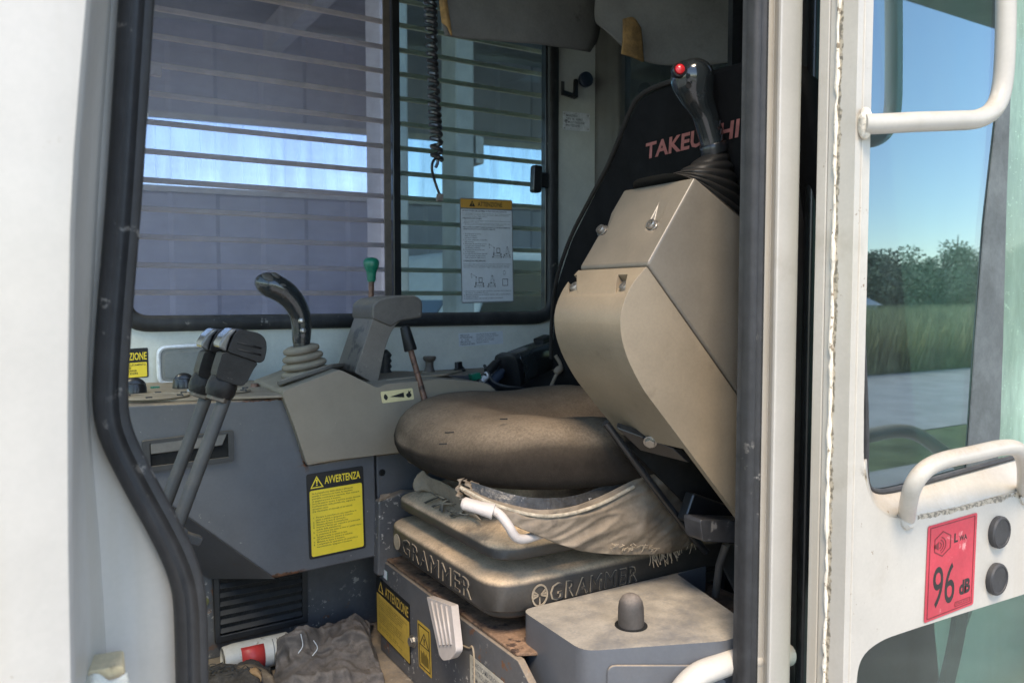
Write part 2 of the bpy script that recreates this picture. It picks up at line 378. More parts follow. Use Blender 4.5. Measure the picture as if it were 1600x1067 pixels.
def sweep(path, prof, N, closed=False, bm=None):
    """profile (s, h) carried along a path: s across the path in the plane normal to N, h along N"""
    bm = bm or new(); N = V(N).normalized(); path = [V(p) for p in path]; rings = []
    n = len(path)
    for i, p in enumerate(path):
        a = path[(i - 1) % n] if closed or i > 0 else p
        b = path[(i + 1) % n] if closed or i < n - 1 else p
        t = (b - a).normalized(); s = t.cross(N).normalized()
        rings.append([bm.verts.new(p + s * q + N * h) for q, h in prof])
    return skin(bm, rings, closed)
def lathe(prof, o, axis, n=24, bm=None):
    bm = bm or new(); ax = V(axis).normalized(); u = ax.orthogonal().normalized(); v = ax.cross(u); o = V(o)
    rings = [[bm.verts.new(o + ax * h + (u * math.cos(2 * math.pi * i / n) + v * math.sin(2 * math.pi * i / n)) * max(r, 1e-5)) for i in range(n)] for r, h in prof]
    return skin(bm, rings)
def roundpoly(pts, r, k=6):
    pts = [V(p) for p in pts]; n = len(pts); out = []
    rr = r if isinstance(r, (list, tuple)) else [r] * n
    for i in range(n):
        p, a, b = pts[i], pts[i - 1], pts[(i + 1) % n]
        q = min(rr[i], (a - p).length * .49, (b - p).length * .49)
        if q < 1e-6: out.append(p); continue
        s, e = p + (a - p).normalized() * q, p + (b - p).normalized() * q
        for j in range(k + 1):
            t = j / k
            out.append((1 - t) ** 2 * s + 2 * t * (1 - t) * p + t * t * e)
    return out
def plate(loops, vec):                        # sheet with holes, thickened by vec
    bm = new(); ed = []
    for L in loops:
        vs = [bm.verts.new(p) for p in L]
        ed += [bm.edges.new((vs[i], vs[(i + 1) % len(vs)])) for i in range(len(vs))]
    g = bmesh.ops.triangle_fill(bm, use_beauty=True, use_dissolve=False, edges=ed)
    fs = [x for x in bm.faces]
    e = bmesh.ops.extrude_face_region(bm, geom=fs)
    bmesh.ops.translate(bm, verts=[x for x in e['geom'] if isinstance(x, bmesh.types.BMVert)], vec=V(vec))
    bmesh.ops.recalc_face_normals(bm, faces=bm.faces)
    return bm
def patch(rows, ku=6, kv=6, amp=0, sc=10, N=None, seed=0, bm=None, sharp=1, aniso=None):
    """smooth sheet through rows of points, crumpled by noise along N"""
    g = [cat(r, ku) for r in rows]
    cols = [cat([g[i][j] for i in range(len(g))], kv) for j in range(len(g[0]))]
    bm = bm or new(); vs = []
    for c in cols:
        col = []
        for p in c:
            if amp:
                q0 = p
                if aniso:                     # wrinkles run along a direction
                    D_, k1, k2 = aniso; D_ = V(D_).normalized(); al = D_ * p.dot(D_); p = (al * k1 + (p - al) * k2) / sc
                d = noise.fractal(p * sc + V((seed, seed * 2.1, 0)), .9, 2.1, 4)
                rdg = (1 - abs(noise.noise(p * sc * .7 + V((0, seed, seed))))) ** sharp
                if sharp > 1: rdg = .45 + .55 * rdg + .25 * (1 - abs(noise.noise(p * sc * 1.9 + V((seed, 0, seed))))) ** (sharp + 2); d *= .35
                p = q0 + V(N) * amp * (d * .6 + rdg - .7)
            col.append(bm.verts.new(p))
        vs.append(col)
    f = [bm.faces.new((vs[i][j], vs[i + 1][j], vs[i + 1][j + 1], vs[i][j + 1])) for i in range(len(vs) - 1) for j in range(len(vs[0]) - 1)]
    bmesh.ops.recalc_face_normals(bm, faces=f)
    return bm
def ball(c, ax, ay, az, nu=20, nv=12, bm=None):
    bm = bm or new(); c, ax, ay, az = V(c), V(ax), V(ay), V(az); L = []
    for j in range(nv + 1):
        a = math.pi * (j / nv - .5); rr = max(math.cos(a), 1e-3)
        L.append([c + ax * rr * math.cos(2 * math.pi * i / nu) + ay * rr * math.sin(2 * math.pi * i / nu) + az * math.sin(a) for i in range(nu)])
    return loft(L, bm)
def rrect(cx, cy, hx, hy, r, z, k=5):
    P = [V((cx - hx, cy - hy, z)), V((cx + hx, cy - hy, z)), V((cx + hx, cy + hy, z)), V((cx - hx, cy + hy, z))]
    return roundpoly(P, r, k)
def carve(bm, cutters):                       # boolean difference, done once and left as plain mesh
    def tmp(b):
        me = bpy.data.meshes.new('cut'); b.to_mesh(me); b.free(); o = bpy.data.objects.new('cut', me); COL.objects.link(o); return o
    o = tmp(bm); cs = [tmp(c) for c in cutters]
    for c in cs:
        md = o.modifiers.new('b', 'BOOLEAN'); md.operation = 'DIFFERENCE'; md.object = c; md.solver = 'EXACT'
    dg = bpy.context.evaluated_depsgraph_get(); dg.update()
    me = bpy.data.meshes.new_from_object(o.evaluated_get(dg))
    out = new(); out.from_mesh(me)
    for x in [o] + cs: d = x.data; bpy.data.objects.remove(x); bpy.data.meshes.remove(d)
    bpy.data.meshes.remove(me)
    return out
def move_copy(root, off, label=None):         # a thing with copies of its parts and sub-parts
    r = root.copy(); COL.objects.link(r); r.location = V(root.location) + V(off)
    if label: r['label'] = label
    for ch in list(root.children):
        c = ch.copy(); COL.objects.link(c); c.parent = r; c.matrix_parent_inverse = ch.matrix_parent_inverse.copy()
        for g in ch.children:
            d = g.copy(); COL.objects.link(d); d.parent = c; d.matrix_parent_inverse = g.matrix_parent_inverse.copy()
    return r

# ------------------------------------------------------------------ lettering and stickers
def text_bm(s, bold=0, align='LEFT', line=1.0, space=1.0, res=2):
    cu = bpy.data.curves.new('lettering', 'FONT'); cu.body = s; cu.size = 1; cu.offset = bold; cu.resolution_u = res
    cu.align_x = align; cu.space_line = line; cu.space_character = space; cu.fill_mode = 'FRONT'
    o = bpy.data.objects.new('lettering', cu); COL.objects.link(o)
    dg = bpy.context.evaluated_depsgraph_get(); dg.update()
    me = bpy.data.meshes.new_from_object(o.evaluated_get(dg))
    bpy.data.objects.remove(o); bpy.data.curves.remove(cu)
    bm = new(); bm.from_mesh(me); bpy.data.meshes.remove(me)
    return bm
class Sheet:
    """a flat sheet on a surface: u runs left to right, v bottom to top, both 0..1; each layer lies a little above the last"""
    def __init__(s, TL, TR, BL, toward, lift=.0009):
        s.o = V(BL); s.ex = V(TR) - V(TL); s.ey = V(TL) - V(BL)
        n = s.ex.cross(s.ey).normalized(); s.n = n if n.dot(V(toward)) > 0 else -n
        s.lift = lift
    def P(s, u, v, k=0): return s.o + s.ex * u + s.ey * v + s.n * (s.lift + k * .0004)
    def poly(s, pts, k, thick=.0003): return prism([s.P(u, v, k) for u, v in pts], s.n * thick)
    def rect(s, u0, v0, u1, v1, k, r=.0, thick=.0003):
        P = [s.P(u0, v0, k), s.P(u1, v0, k), s.P(u1, v1, k), s.P(u0, v1, k)]
        return prism(roundpoly(P, r, 4) if r else P, s.n * thick)
    def text(s, body, u0, v0, u1, v1, k, bold=0, align='LEFT', line=1.0, space=1.0, res=2, shear=0, extr=0):
        bm = text_bm(body, bold, align, line, space, res)
        xs = [q.co.x for q in bm.verts]; ys = [q.co.y for q in bm.verts]
        x0, x1, y0, y1 = min(xs), max(xs), min(ys), max(ys)
        for q in bm.verts:
            a = (q.co.x - x0) / (x1 - x0); b = (q.co.y - y0) / (y1 - y0)
            a += shear * (b - .5)
            q.co = s.P(u0 + (u1 - u0) * a, v0 + (v1 - v0) * b, k)
        if extr:
            e = bmesh.ops.extrude_face_region(bm, geom=bm.faces[:])
            bmesh.ops.translate(bm, verts=[x for x in e['geom'] if isinstance(x, bmesh.types.BMVert)], vec=s.n * extr)
        bmesh.ops.recalc_face_normals(bm, faces=bm.faces)
        if bm.faces and not extr:
            bm.faces.ensure_lookup_table()
            if bm.faces[0].normal.dot(s.n) < 0: bmesh.ops.reverse_faces(bm, faces=bm.faces)
        return bm
    def tri(s, u0, v0, u1, v1, k, w=.16):     # hollow warning triangle
        a = [V((u0, v0, 0)), V((u1, v0, 0)), V(((u0 + u1) / 2, v1, 0))]; c = sum(a, V()) / 3
        b = [c + (q - c) * (1 - w * 2) for q in a]
        bm = plate([[s.P(q.x, q.y, k) for q in a], [s.P(q.x, q.y, k) for q in b]], s.n * .0003)
        return bm
    def bang(s, u0, v0, u1, v1, k):           # exclamation mark
        w = (u1 - u0); h = v1 - v0
        bm = s.poly([(u0 + w * .3, v0 + h * .3), (u0 + w * .7, v0 + h * .3), (u0 + w, v1), (u0, v1)], k)
        return prism([s.P(u0 + w * .2, v0, k), s.P(u0 + w * .8, v0, k), s.P(u0 + w * .8, v0 + h * .2, k), s.P(u0 + w * .2, v0 + h * .2, k)], s.n * .0003, bm)
def join(*bms):
    out = bms[0]
    for b in bms[1:]:
        me = bpy.data.meshes.new('j'); b.to_mesh(me); b.free(); out.from_mesh(me); bpy.data.meshes.remove(me)
    return out

# ================================================================== THE SETTING: yard, meadow, shed
def structure(name, bm, mat): o = obj(name, bm, mat, smooth=False); return tag(o, kind='structure')
structure('ground', prism([V((-300, -400, -.02)), V((300, -400, -.02)), V((300, 400, -.02)), V((-300, 400, -.02))], V((0, 0, -.3))), 'soil')
structure('yard_pavement', box(-14, 40, -3.4, 14, -.3, 0), 'concrete')
structure('road', prism([V((-60, -9.3, -.25)), V((120, -9.3, -.25)), V((120, -4.6, -.25)), V((-60, -4.6, -.25))], V((0, 0, .24))), 'road')
def blades(name, n, area, h, seed):
    rnd = random.Random(seed); vs = []; fs = []
    for i in range(n):
        x, y = area(rnd); a = rnd.random() * 6.28; hh = h * (.6 + .8 * rnd.random()); wd = .012 + .02 * rnd.random()
        dx, dy = math.cos(a) * wd, math.sin(a) * wd; lx, ly = rnd.uniform(-.3, .3) * hh, rnd.uniform(-.3, .3) * hh
        k = len(vs); vs += [(x - dx, y - dy, -.03), (x + dx, y + dy, -.03), (x + lx, y + ly, hh)]; fs.append((k, k + 1, k + 2))
    me = bpy.data.meshes.new(name); me.from_pydata(vs, [], fs)
    o = obj(name, me, 'grass', smooth=False); return tag(o, kind='stuff')
blades('meadow_grass', 120000, lambda r: ((lambda y: (r.uniform(2 - y * .5, 16 - y * 2.6), y))(-9.5 - 22 * r.random() ** 1.5)), 1.0, 3)

def tree(i, x, y, h, w_):
    rnd = random.Random(i * 13 + 5)
    label = TREE_LABELS[i]
    t = thing('tree', label, 'tree', (x, y, 0), 'trees along the meadow')
    tr = tube([V((x, y, -.1)), V((x + .1, y, h * .3)), V((x + rnd.uniform(-.3, .3), y, h * .6)), V((x + rnd.uniform(-.4, .4), y, h * .9))], [.16, .13, .09, .03], 7)
    for k in range(6):
        a = rnd.random() * 6.28; z = h * rnd.uniform(.3, .7)
        tube([V((x, y, z)), V((x + math.cos(a) * w_ * .5, y + math.sin(a) * w_ * .5, z + h * .15))], [.06, .02], 5, tr)
    obj('trunk', tr, 'bark', t)
    vs, fs = [], []
    blobs = [(V((x + rnd.gauss(0, .35) * w_, y + rnd.gauss(0, .3) * w_, h * rnd.uniform(.12, .86))), rnd.uniform(.25, .5) * w_) for _ in range(18)]
    for c, r in blobs:
        for _ in range(260):
            d = V((rnd.gauss(0, 1), rnd.gauss(0, 1), rnd.gauss(0, 1))).normalized() * r * rnd.random() ** .45
            p = c + V((d.x, d.y, d.z * .8)); s = rnd.uniform(.05, .13)
            a = V((rnd.gauss(0, 1), rnd.gauss(0, 1), rnd.gauss(0, 1))).normalized(); b = a.orthogonal().normalized()
            k = len(vs); vs += [p - a * s, p + b * s * .7, p + a * s, p - b * s * .7]; fs.append((k, k + 1, k + 2, k + 3))
    me = bpy.data.meshes.new('crown'); me.from_pydata(vs, [], fs)
    obj('crown', me, 'leafage', t, smooth=False)
TREE_SPOTS = [(41, -31, 4.6, 2.4), (46, -31.5, 4.2, 2.6), (50, -31, 3.8, 2.8), (53.5, -31.5, 4.2, 2.8), (60, -31, 4.2, 2.8), (67.5, -31.5, 4.8, 2.8), (44, -32, 5.4, 2.6), (48, -34, 4.8, 2.7), (51.5, -33, 5.2, 2.4), (55, -35, 4.6, 2.8), (58, -33, 5.6, 2.5), (61.5, -34, 7.2, 2.6), (65, -35, 6.4, 2.7), (69, -33, 5.6, 2.6), (73, -34, 6.6, 3.0), (78, -35, 7.2, 3.0), (83, -34, 6.4, 3.0)]
TREE_LABELS = ['low bush-like tree reflected at the very edge of the door glass', 'low dense tree reflected behind the greenhouse', 'wide low tree reflected over the greenhouse end', 'bushy low tree reflected left of the middle of the pane', 'bushy low tree reflected under the tallest crown', 'bushy tree reflected just before the dark slanted strip', 'green tree reflected at the left edge of the door glass', 'low round tree reflected second from the door frame', 'slim tree reflected third from the door frame', 'low spreading tree reflected in the middle of the door glass', 'tree reflected just left of the tallest crown',
               'tall pointed tree standing above the others in the reflection', 'dense tree reflected just right of the tallest crown', 'tree reflected beside the dark slanted strip', 'broad tree reflected behind the dark slanted strip', 'tall tree reflected over the pale green cab panel', 'farthest tree reflected at the right edge of the door glass']
for i, a in enumerate(TREE_SPOTS): tree(i, *a)
rw = random.Random(77); vs, fs = [], []
for k in range(26000):
    x = rw.uniform(-60, 260); hgt = 5.0 + 1.8 * noise.noise(V((x * .12, 0, 3))) + 1.2 * noise.noise(V((x * .5, 1, 0)))
    p = V((x, -64 + rw.gauss(0, 1.6), hgt * rw.random() ** .7)); s_ = rw.uniform(.12, .34)
    a = V((rw.gauss(0, 1), rw.gauss(0, 1), rw.gauss(0, 1))).normalized(); b = a.orthogonal().normalized()
    k_ = len(vs); vs += [p - a * s_, p + b * s_ * .7, p + a * s_, p - b * s_ * .7]; fs.append((k_, k_ + 1, k_ + 2, k_ + 3))
me = bpy.data.meshes.new('distant_wood'); me.from_pydata(vs, [], fs)
tag(obj('distant_wood', me, 'leafage', smooth=False), kind='stuff')
gh = thing('greenhouse', 'low pale greenhouse roof reflected before the trees', 'greenhouse', (39, -29, 0))
obj('wall', box(36, 43, -31, -28, -.02, 1.2), 'greenhouse', gh, smooth=False)
obj('roof', prism([V((35.8, -31.2, 1.2)), V((35.8, -27.8, 1.2)), V((35.8, -29.5, 1.9))], V((7.4, 0, 0))), 'greenhouse', gh, smooth=False)

sh = thing('shed', 'big grey open shed with a bright translucent wall strip', 'shed', (4, 4, 0))
rf = new()
prism([V((5.8, -3.5, 4.5)), V((26, -3.5, 4.5)), V((26, 10.2, 4.5)), V((-5.5, 10.2, 4.5)), V((-5.5, 2.3, 4.5)), V((5.8, 2.3, 4.5))], V((0, 0, .06)), rf)  # outline notched above the cab, shaped to let sky light in
ro = obj('roof', rf, 'roofing', sh, smooth=False)
for k in range(9): obj('rafter', box(-5 + k * 3.6, -4.85 + k * 3.6, 2.4 if k < 3 else -3.3, 9.9, 4.2, 4.498), 'column', ro, smooth=False)
WY = 8.6                                      # far wall, slightly turned
def wallp(x, z, dy=0): return V((x, WY + dy - .12 * (x - 3), z))
def wslab(x0, x1, z0, z1, th=.06, dy=0): return prism([wallp(x0, z0, dy), wallp(x1, z0, dy), wallp(x1, z1, dy), wallp(x0, z1, dy)], V((0, th, 0)))
def corr(name, x0, x1, z0, z1, mat, pitch=.9):
    n = int((x1 - x0) / pitch); x1 = x0 + n * pitch; bm = new(); lo, hi = [], []
    for k in range(n):
        for f, d in ((0, 0), (.45, 0), (.5, .03), (.95, .03)):
            lo.append(bm.verts.new(wallp(x0 + (k + f) * pitch, z0, d))); hi.append(bm.verts.new(wallp(x0 + (k + f) * pitch, z1, d)))
    for k in range(len(lo) - 1): bm.faces.new((lo[k], lo[k + 1], hi[k + 1], hi[k]))
    return obj(name, bm, mat, sh, smooth=False)
zt, zb = 3.48, 2.745
corr('lower_cladding', -5, 22, 0, zb, 'cladding'); corr('upper_cladding', -5, 22, zt, 4.45, 'cladding')
corr('translucent_strip', -5, 22, zb, zt, 'skylight', .28)
for z in (zb, zt): obj('girt', prism([wallp(-5, z - .03, -.07), wallp(22, z - .03, -.07), wallp(22, z + .03, -.07), wallp(-5, z + .03, -.07)], V((0, .06, 0))), 'column', sh, smooth=False)
for x in (9.5,): obj('wall_post', prism([wallp(x, 0, -.2), wallp(x + .15, 0, -.2), wallp(x + .15, 4.4, -.2), wallp(x, 4.4, -.2)], V((0, .18, 0))), 'column', sh, smooth=False)
obj('end_wall', box(26, 26.1, -3, 10, 0, 4.5), 'cladding', sh, smooth=False)
# the two columns seen through the right pane
for a, b, y in ((713, 742, 4.6), (596, 640, 3.9)):
    p, q = PY(a, 300, y), PY(b, 300, y)
    obj('column', box(p.x, q.x, y, y + .22, 0, 4.2), 'column', sh, bevel=.02)
br = PY(744, 236, 4.6); obj('column_bracket', box(br.x, br.x + .06, 4.6, 4.75, br.z - .08, br.z + .1), 'column', sh, bevel=.01)

vt = thing('parked_van', 'white van parked in the shed behind the right window pane', 'van', (PY(750, 500, 5.4).x, 5.6, 0))
a, b = PY(652, 390, 5.2).x, PY(900, 390, 5.2).x
zr = PY(700, 382, 5.2).z
prof = [V((a, 5.2, .35)), V((b, 5.2, .35)), V((b, 5.2, zr)), V((a + .55, 5.2, zr)), V((a + .12, 5.2, zr - .62)), V((a - .55, 5.2, zr - .78)), V((a - .6, 5.2, .5))]
obj('body', prism(roundpoly(prof, .12, 4), V((0, 1.7, 0))), 'van', vt, bevel=.05)
obj('windscreen', prism([V((a + .60, 5.3, zr - .07)), V((a + .60, 6.8, zr - .07)), V((a + .15, 6.8, zr - .6)), V((a + .15, 5.3, zr - .6))], V((-.03, 0, .02))), 'vanglass', vt, smooth=False)
for x0, x1 in ((a + .45, a + 1.15), (a + 1.3, a + 2.0)): obj('side_window', prism([V((x0, 5.19, zr - .6)), V((x1, 5.19, zr - .6)), V((x1, 5.19, zr - .1)), V((x0 + .2, 5.19, zr - .1))], V((0, -.012, 0))), 'vanglass', vt, smooth=False)
for x in (a + .1, b - .5): obj('wheel', lathe([(.05, 0), (.3, 0), (.33, .04), (.33, .18), (.3, .2)], (x, 5.15, .33), (0, 1, 0), 20), 'tyre', vt)

# ================================================================== CAB SHELL
cab = thing('excavator_cab', 'cream painted excavator cab shell with windows, pillars and rubber seals', 'cab', (.6, 1.2, .95))
SY = .71                                      # plane of the door opening
def lin(tab, y):
    if y <= tab[0][0]: (a, b), (c, d) = tab[0], tab[1]
    elif y >= tab[-1][0]: (a, b), (c, d) = tab[-2], tab[-1]
    else:
        for (a, b), (c, d) in zip(tab, tab[1:]):
            if a <= y <= c: break
    return b + (d - b) * (y - a) / (c - a)
seal_mid = [(-150, 222), (0, 212.5), (150, 203), (320, 192), (480, 179), (570, 173), (615, 171.5), (650, 174), (690, 186), (747, 214), (805, 246), (860, 274), (905, 290), (945, 295.5), (1000, 297.5), (1064, 299), (1300, 306)]
skin_edge = [(-150, 150), (0, 138), (200, 121), (330, 113), (640, 109), (860, 110), (1064, 114), (1300, 120)]
groove_end = [(-150, 192), (0, 182), (200, 168), (480, 152), (600, 143), (690, 149), (860, 168), (985, 178), (1064, 181), (1300, 190)]
bm = new(); rows = []
for y in [-1250, -700, -350, -150, 0, 120, 240, 360, 480, 560, 610, 650, 690, 730, 770, 810, 860, 905, 945, 1000, 1064, 1200, 1400, 1700]:
    e, g, m = lin(skin_edge, y), lin(groove_end, y), lin(seal_mid, y)
    pts = [(e - 330, .60), (e - 215, .578), (e - 90, .575), (e - 30, .576), (e - 7, .577), (e - 2, .580), (e, .586), (e + 2, .60), (e + .20 * (g - e), .648), (e + .45 * (g - e), .690), (e + .75 * (g - e), .7085), (g + 4, .712), (.5 * (g + m), SY + .003), (m + 6, SY + .003)]
    rows.append([bm.verts.new(PY(px, y, yy)) for px, yy in pts])
for i in range(len(rows) - 1):
    for j in range(len(rows[0]) - 1): bm.faces.new((rows[i][j], rows[i][j + 1], rows[i + 1][j + 1], rows[i + 1][j]))
bmesh.ops.recalc_face_normals(bm, faces=bm.faces)
obj('front_pillar', bm, 'white', cab, angle=24, solid=.004)
# the rubber seal round the door opening
rx = PY(1171, 465, SY).x
left = [PY(lin(seal_mid, y), y, SY) for y in (1700, 1300, 1064, 1000, 945, 905, 860, 805, 747, 690, 650, 610, 570, 480, 320, 150, 0, -150, -700, -1180)]
loopp = cat(left, 3) + [V((left[-1].x + .06, SY, 2.44)), V((rx - .05, SY, 2.44))] + [V((rx, SY, z)) for z in (2.38, 2.0, 1.65, 1.3, .96)]
prof = [(-.0125, 0), (-.0125, .010), (-.010, .0145), (-.005, .016), (-.0015, .012), (.0015, .012), (.005, .0165), (.010, .015), (.0125, .010), (.0125, 0)]
obj('door_seal', sweep(loopp, prof, (0, -1, 0)), 'seal', cab, angle=60)
lip = [(-.003, -.008), (-.003, .004), (.001, .004), (.001, -.008)]
lp = [p + V((.010 if i < len(loopp) - 7 else -.010, 0, 0)) for i, p in enumerate(loopp)]
obj('seal_lip', sweep(lp, lip, (0, -1, 0)), 'rubber', cab)
# rear door pillar
def bx(px, y): return V((PY(px, 465, y).x, y, .9))
b0 = bx(1160, .716)
P = [b0, bx(1203, .716), bx(1205, .711), bx(1209, .700), bx(1214, .697), bx(1241, .695), bx(1246, .699), V((bx(1246, .699).x, .79, .9)), V((bx(1185, .79).x, .79, .9))]
obj('rear_door_pillar', prism(P, V((0, 0, 1.6))), 'white', cab, bevel=.0025, seg=2)
g0, g1 = bx(1246, .74).x, bx(1330, .74).x
obj('gap_rubber', box(g0 - .005, g1, .742, .80, .9, 2.5), 'rubber', cab, bevel=.004)
gx = bx(1268, .725)
obj('gap_seal', tube([V((gx.x, .728, .9)), V((gx.x, .728, 2.5))], .009, 14), 'black', cab)
gx = bx(1283, .725)
obj('gap_lip', tube([V((gx.x, .735, .9)), V((gx.x, .735, 2.5))], .006, 10), 'rubber', cab)
# far side wall with the big window
WYI = 1.75
x0, x1 = PY(190, 500, WYI).x, PY(862, 400, WYI).x
z0, z1 = 1.597, 2.37
hole = roundpoly([V((x0, WYI, z0)), V((x1, WYI, z0)), V((x1, WYI, z1)), V((x0, WYI, z1))], .055, 8)
outer = [V((-.10, WYI, .95)), V((1.345, WYI, .95)), V((1.345, WYI, 2.46)), V((-.10, WYI, 2.46))]
obj('side_wall', plate([outer, hole], V((0, .025, 0))), 'wall', cab, smooth=False)
sp = [(-.017, 0), (-.017, .009), (-.011, .014), (.007, .016), (.014, .010), (.016, 0)]
obj('window_seal', sweep(hole, sp, (0, -1, 0), True), 'seal', cab, angle=60)
dx = PY(619, 240, WYI - .002).x
obj('window_divider', box(dx - .0095, dx + .0095, WYI - .006, WYI + .02, z0 + .003, z1 - .003), 'black', cab, bevel=.002)
obj('left_pane', box(x0 + .002, dx - .010, WYI + .004, WYI + .007, z0 + .002, z1 - .002), 'g_left', cab, smooth=False, label='scratched lilac plastic window pane')
ex = PY(605, 240, WYI + .002).x
obj('pane_edge_strip', box(ex - .009, ex + .008, WYI - .001, WYI + .0035, z0 + .003, z1 - .003), 'brownstrip', cab, bevel=.001, seg=1)
obj('right_pane', box(dx + .010, x1 - .002, WYI + .011, WYI + .015, z0 + .002, z1 - .002), 'g_right', cab, smooth=False, label='teal tinted glass window pane')
sx_ = PY(856, 300, WYI).x
obj('pane_frame', box(sx_ - .010, sx_ + .006, WYI - .004, WYI + .018, z0 + .02, z1 - .02), 'black', cab, bevel=.003)
la = PY(842, 280, WYI - .02)
lt = obj('window_latch', prism(roundpoly([la + V((-.017, 0, -.034)), la + V((.010, 0, -.034)), la + V((.012, 0, .036)), la + V((-.014, 0, .036))], .008, 4), V((0, .02, 0))), 'black', cab, bevel=.004)
obj('latch_arm', box(la.x + .008, la.x + .036, WYI - .014, WYI - .006, la.z - .020, la.z + .020), 'black', lt, bevel=.004)
# rear corner trim, rear wall and rear window
obj('corner_trim', prism(roundpoly([V((1.318, 1.745, .95)), V((1.345, 1.715, .95)), V((1.352, 1.690, .95)), V((1.40, 1.69, .95)), V((1.40, 1.78, .95)), V((1.33, 1.78, .95))], .012, 4), V((0, 0, 1.51))), 'trim', cab, bevel=.002)
ry0, ry1 = PX(968, 150, 1.37).y, .90
hr = roundpoly([V((1.37, ry0, 1.50)), V((1.37, ry1, 1.50)), V((1.37, ry1, 2.36)), V((1.37, ry0, 2.36))], .05, 6)
orr = [V((1.37, 1.70, .95)), V((1.37, .79, .95)), V((1.37, .79, 2.46)), V((1.37, 1.70, 2.46))]
obj('rear_wall', plate([orr, hr], V((.02, 0, 0))), 'dark_grey', cab, smooth=False)
obj('rear_window_seal', sweep(hr, [(-.014, 0), (-.012, .012), (.012, .012), (.014, 0)], (-1, 0, 0), True), 'rubber', cab)
obj('rear_pane', box(1.374, 1.378, ry1 + .002, ry0 - .002, 1.502, 2.358), 'g_rear', cab, smooth=False)
obj('roof', box(-.16, 1.46, .57, 1.84, 2.46, 2.55), 'white', cab, bevel=.02)

obj('roof_lining', box(-.09, 1.36, .73, 1.745, 2.44, 2.458), 'liner', cab, smooth=False)
obj('door_lintel', box(-.12, 1.40, .69, .73, 2.452, 2.459), 'white', cab, smooth=False)
obj('floor', box(-.10, 1.395, .72, 1.748, .93, .97), 'grey_dirty', cab, smooth=False)
obj('deck', box(-.16, 2.4, .60, 1.86, .70, .929), 'dark_grey', cab, bevel=.01)
obj('undercarriage', box(.0, 2.2, .75, 1.7, .0, .699), 'dark_grey', cab, bevel=.03)
obj('door_sill', box(-.10, 1.395, .695, .7195, .93, .985), 'cream', cab, bevel=.004)
obj('front_panel', box(-.12, -.10, .62, 1.84, .93, 1.42), 'wall', cab, smooth=False)
obj('windscreen', box(-.112, -.107, .64, 1.80, 1.421, 2.44), 'g_wind', cab, smooth=False)
obj('windscreen_post', box(-.13, -.10, 1.78, 1.84, 1.421, 2.459), 'white', cab, bevel=.006)
# rear flank behind the opened door: slanted window and white panel, seen through the door glass
FYR = .745
slant = [(1572, -500), (1566, -150), (1552, 190), (1532, 540), (1520, 690), (1498, 950), (1470, 1090), (1425, 1290)]
sl3 = [PY(a, b, FYR) for a, b in slant]
hx = bx(1316, FYR).x
sl3[0].z = min(sl3[0].z, 2.40)
hole2 = [V((hx, FYR, sl3[-1].z)), V((hx, FYR, sl3[0].z))] + sl3
out2 = [V((g1 - .03, FYR, .93)), V((2.3, FYR, .93)), V((2.3, FYR, 2.459)), V((g1 - .03, FYR, 2.459))]
obj('rear_flank', plate([out2, hole2], V((0, .012, 0))), 'white', cab, smooth=False)
obj('flank_seal', sweep(cat(sl3, 4), [(-.019, 0), (-.017, .008), (.016, .008), (.019, 0)], (0, -1, 0)), 'seal', cab, angle=60)
obj('flank_pane', prism([p + V((0, .006, 0)) for p in hole2], V((0, .004, 0))), 'g_rear', cab, smooth=False)
obj('flank_dark_sheet', box(hx, 2.3, FYR + .22, FYR + .23, .93, 2.45), 'pocket', cab, smooth=False)  # black sheet stands in for the dark cab interior behind the pane
# kick panel under the console with its louvred vent
KY = 1.555
obj('kick_panel', box(-.09, .62, KY, KY + .02, .971, 1.30), 'grey_dirty', cab, smooth=False)
def bolt(name, p, n, r, par, mat='metal', h=.006):
    n = V(n).normalized(); u = n.orthogonal().normalized(); v = n.cross(u)
    hexa = [V(p) + (u * math.cos(i * math.pi / 3) + v * math.sin(i * math.pi / 3)) * r for i in range(6)]
    bm = prism(hexa, n * h); lathe([(r * 1.35, 0), (r * 1.35, h * .3), (r * .9, h * .3)], p, n, 16, bm)
    return obj(name, bm, mat, par, bevel=.0006, seg=1)
bolt('bolt', PY(319, 940, KY), (0, -1, 0), .0065, cab, M('yellow_zinc', (.25, .24, .10), .4, metal=.6))
vg = thing('vent_grille', 'black louvred air vent low on the dusty kick panel', 'vent', PY(405, 990, KY))
fo = [PY(331, 885, KY - .001), PY(478, 862, KY - .001), PY(479, 969, KY - .001), PY(335, 1003, KY - .001)]
fi = [PY(341, 893, KY - .001), PY(469, 872, KY - .001), PY(470, 961, KY - .001), PY(343, 990, KY - .001)]
obj('frame', plate([fo, fi], V((0, -.012, 0))), 'vent', vg, bevel=.002, seg=2)
obj('filter', prism([p + V((0, 0, 0)) for p in fi], V((0, -.003, 0))), 'filter', vg, smooth=False)
for k in range(7):
    f = (k + .55) / 7
    a_ = fi[0].lerp(fi[3], f); b_ = fi[1].lerp(fi[2], f)
    d = V((0, 0, -.0035))
    obj('slat', prism([a_ + V((0, -.0045, 0)) - d, b_ + V((0, -.0045, 0)) - d, b_ + V((0, -.011, 0)) + d, a_ + V((0, -.011, 0)) + d], V((0, -.0018, .001))), 'vent', vg, smooth=False)

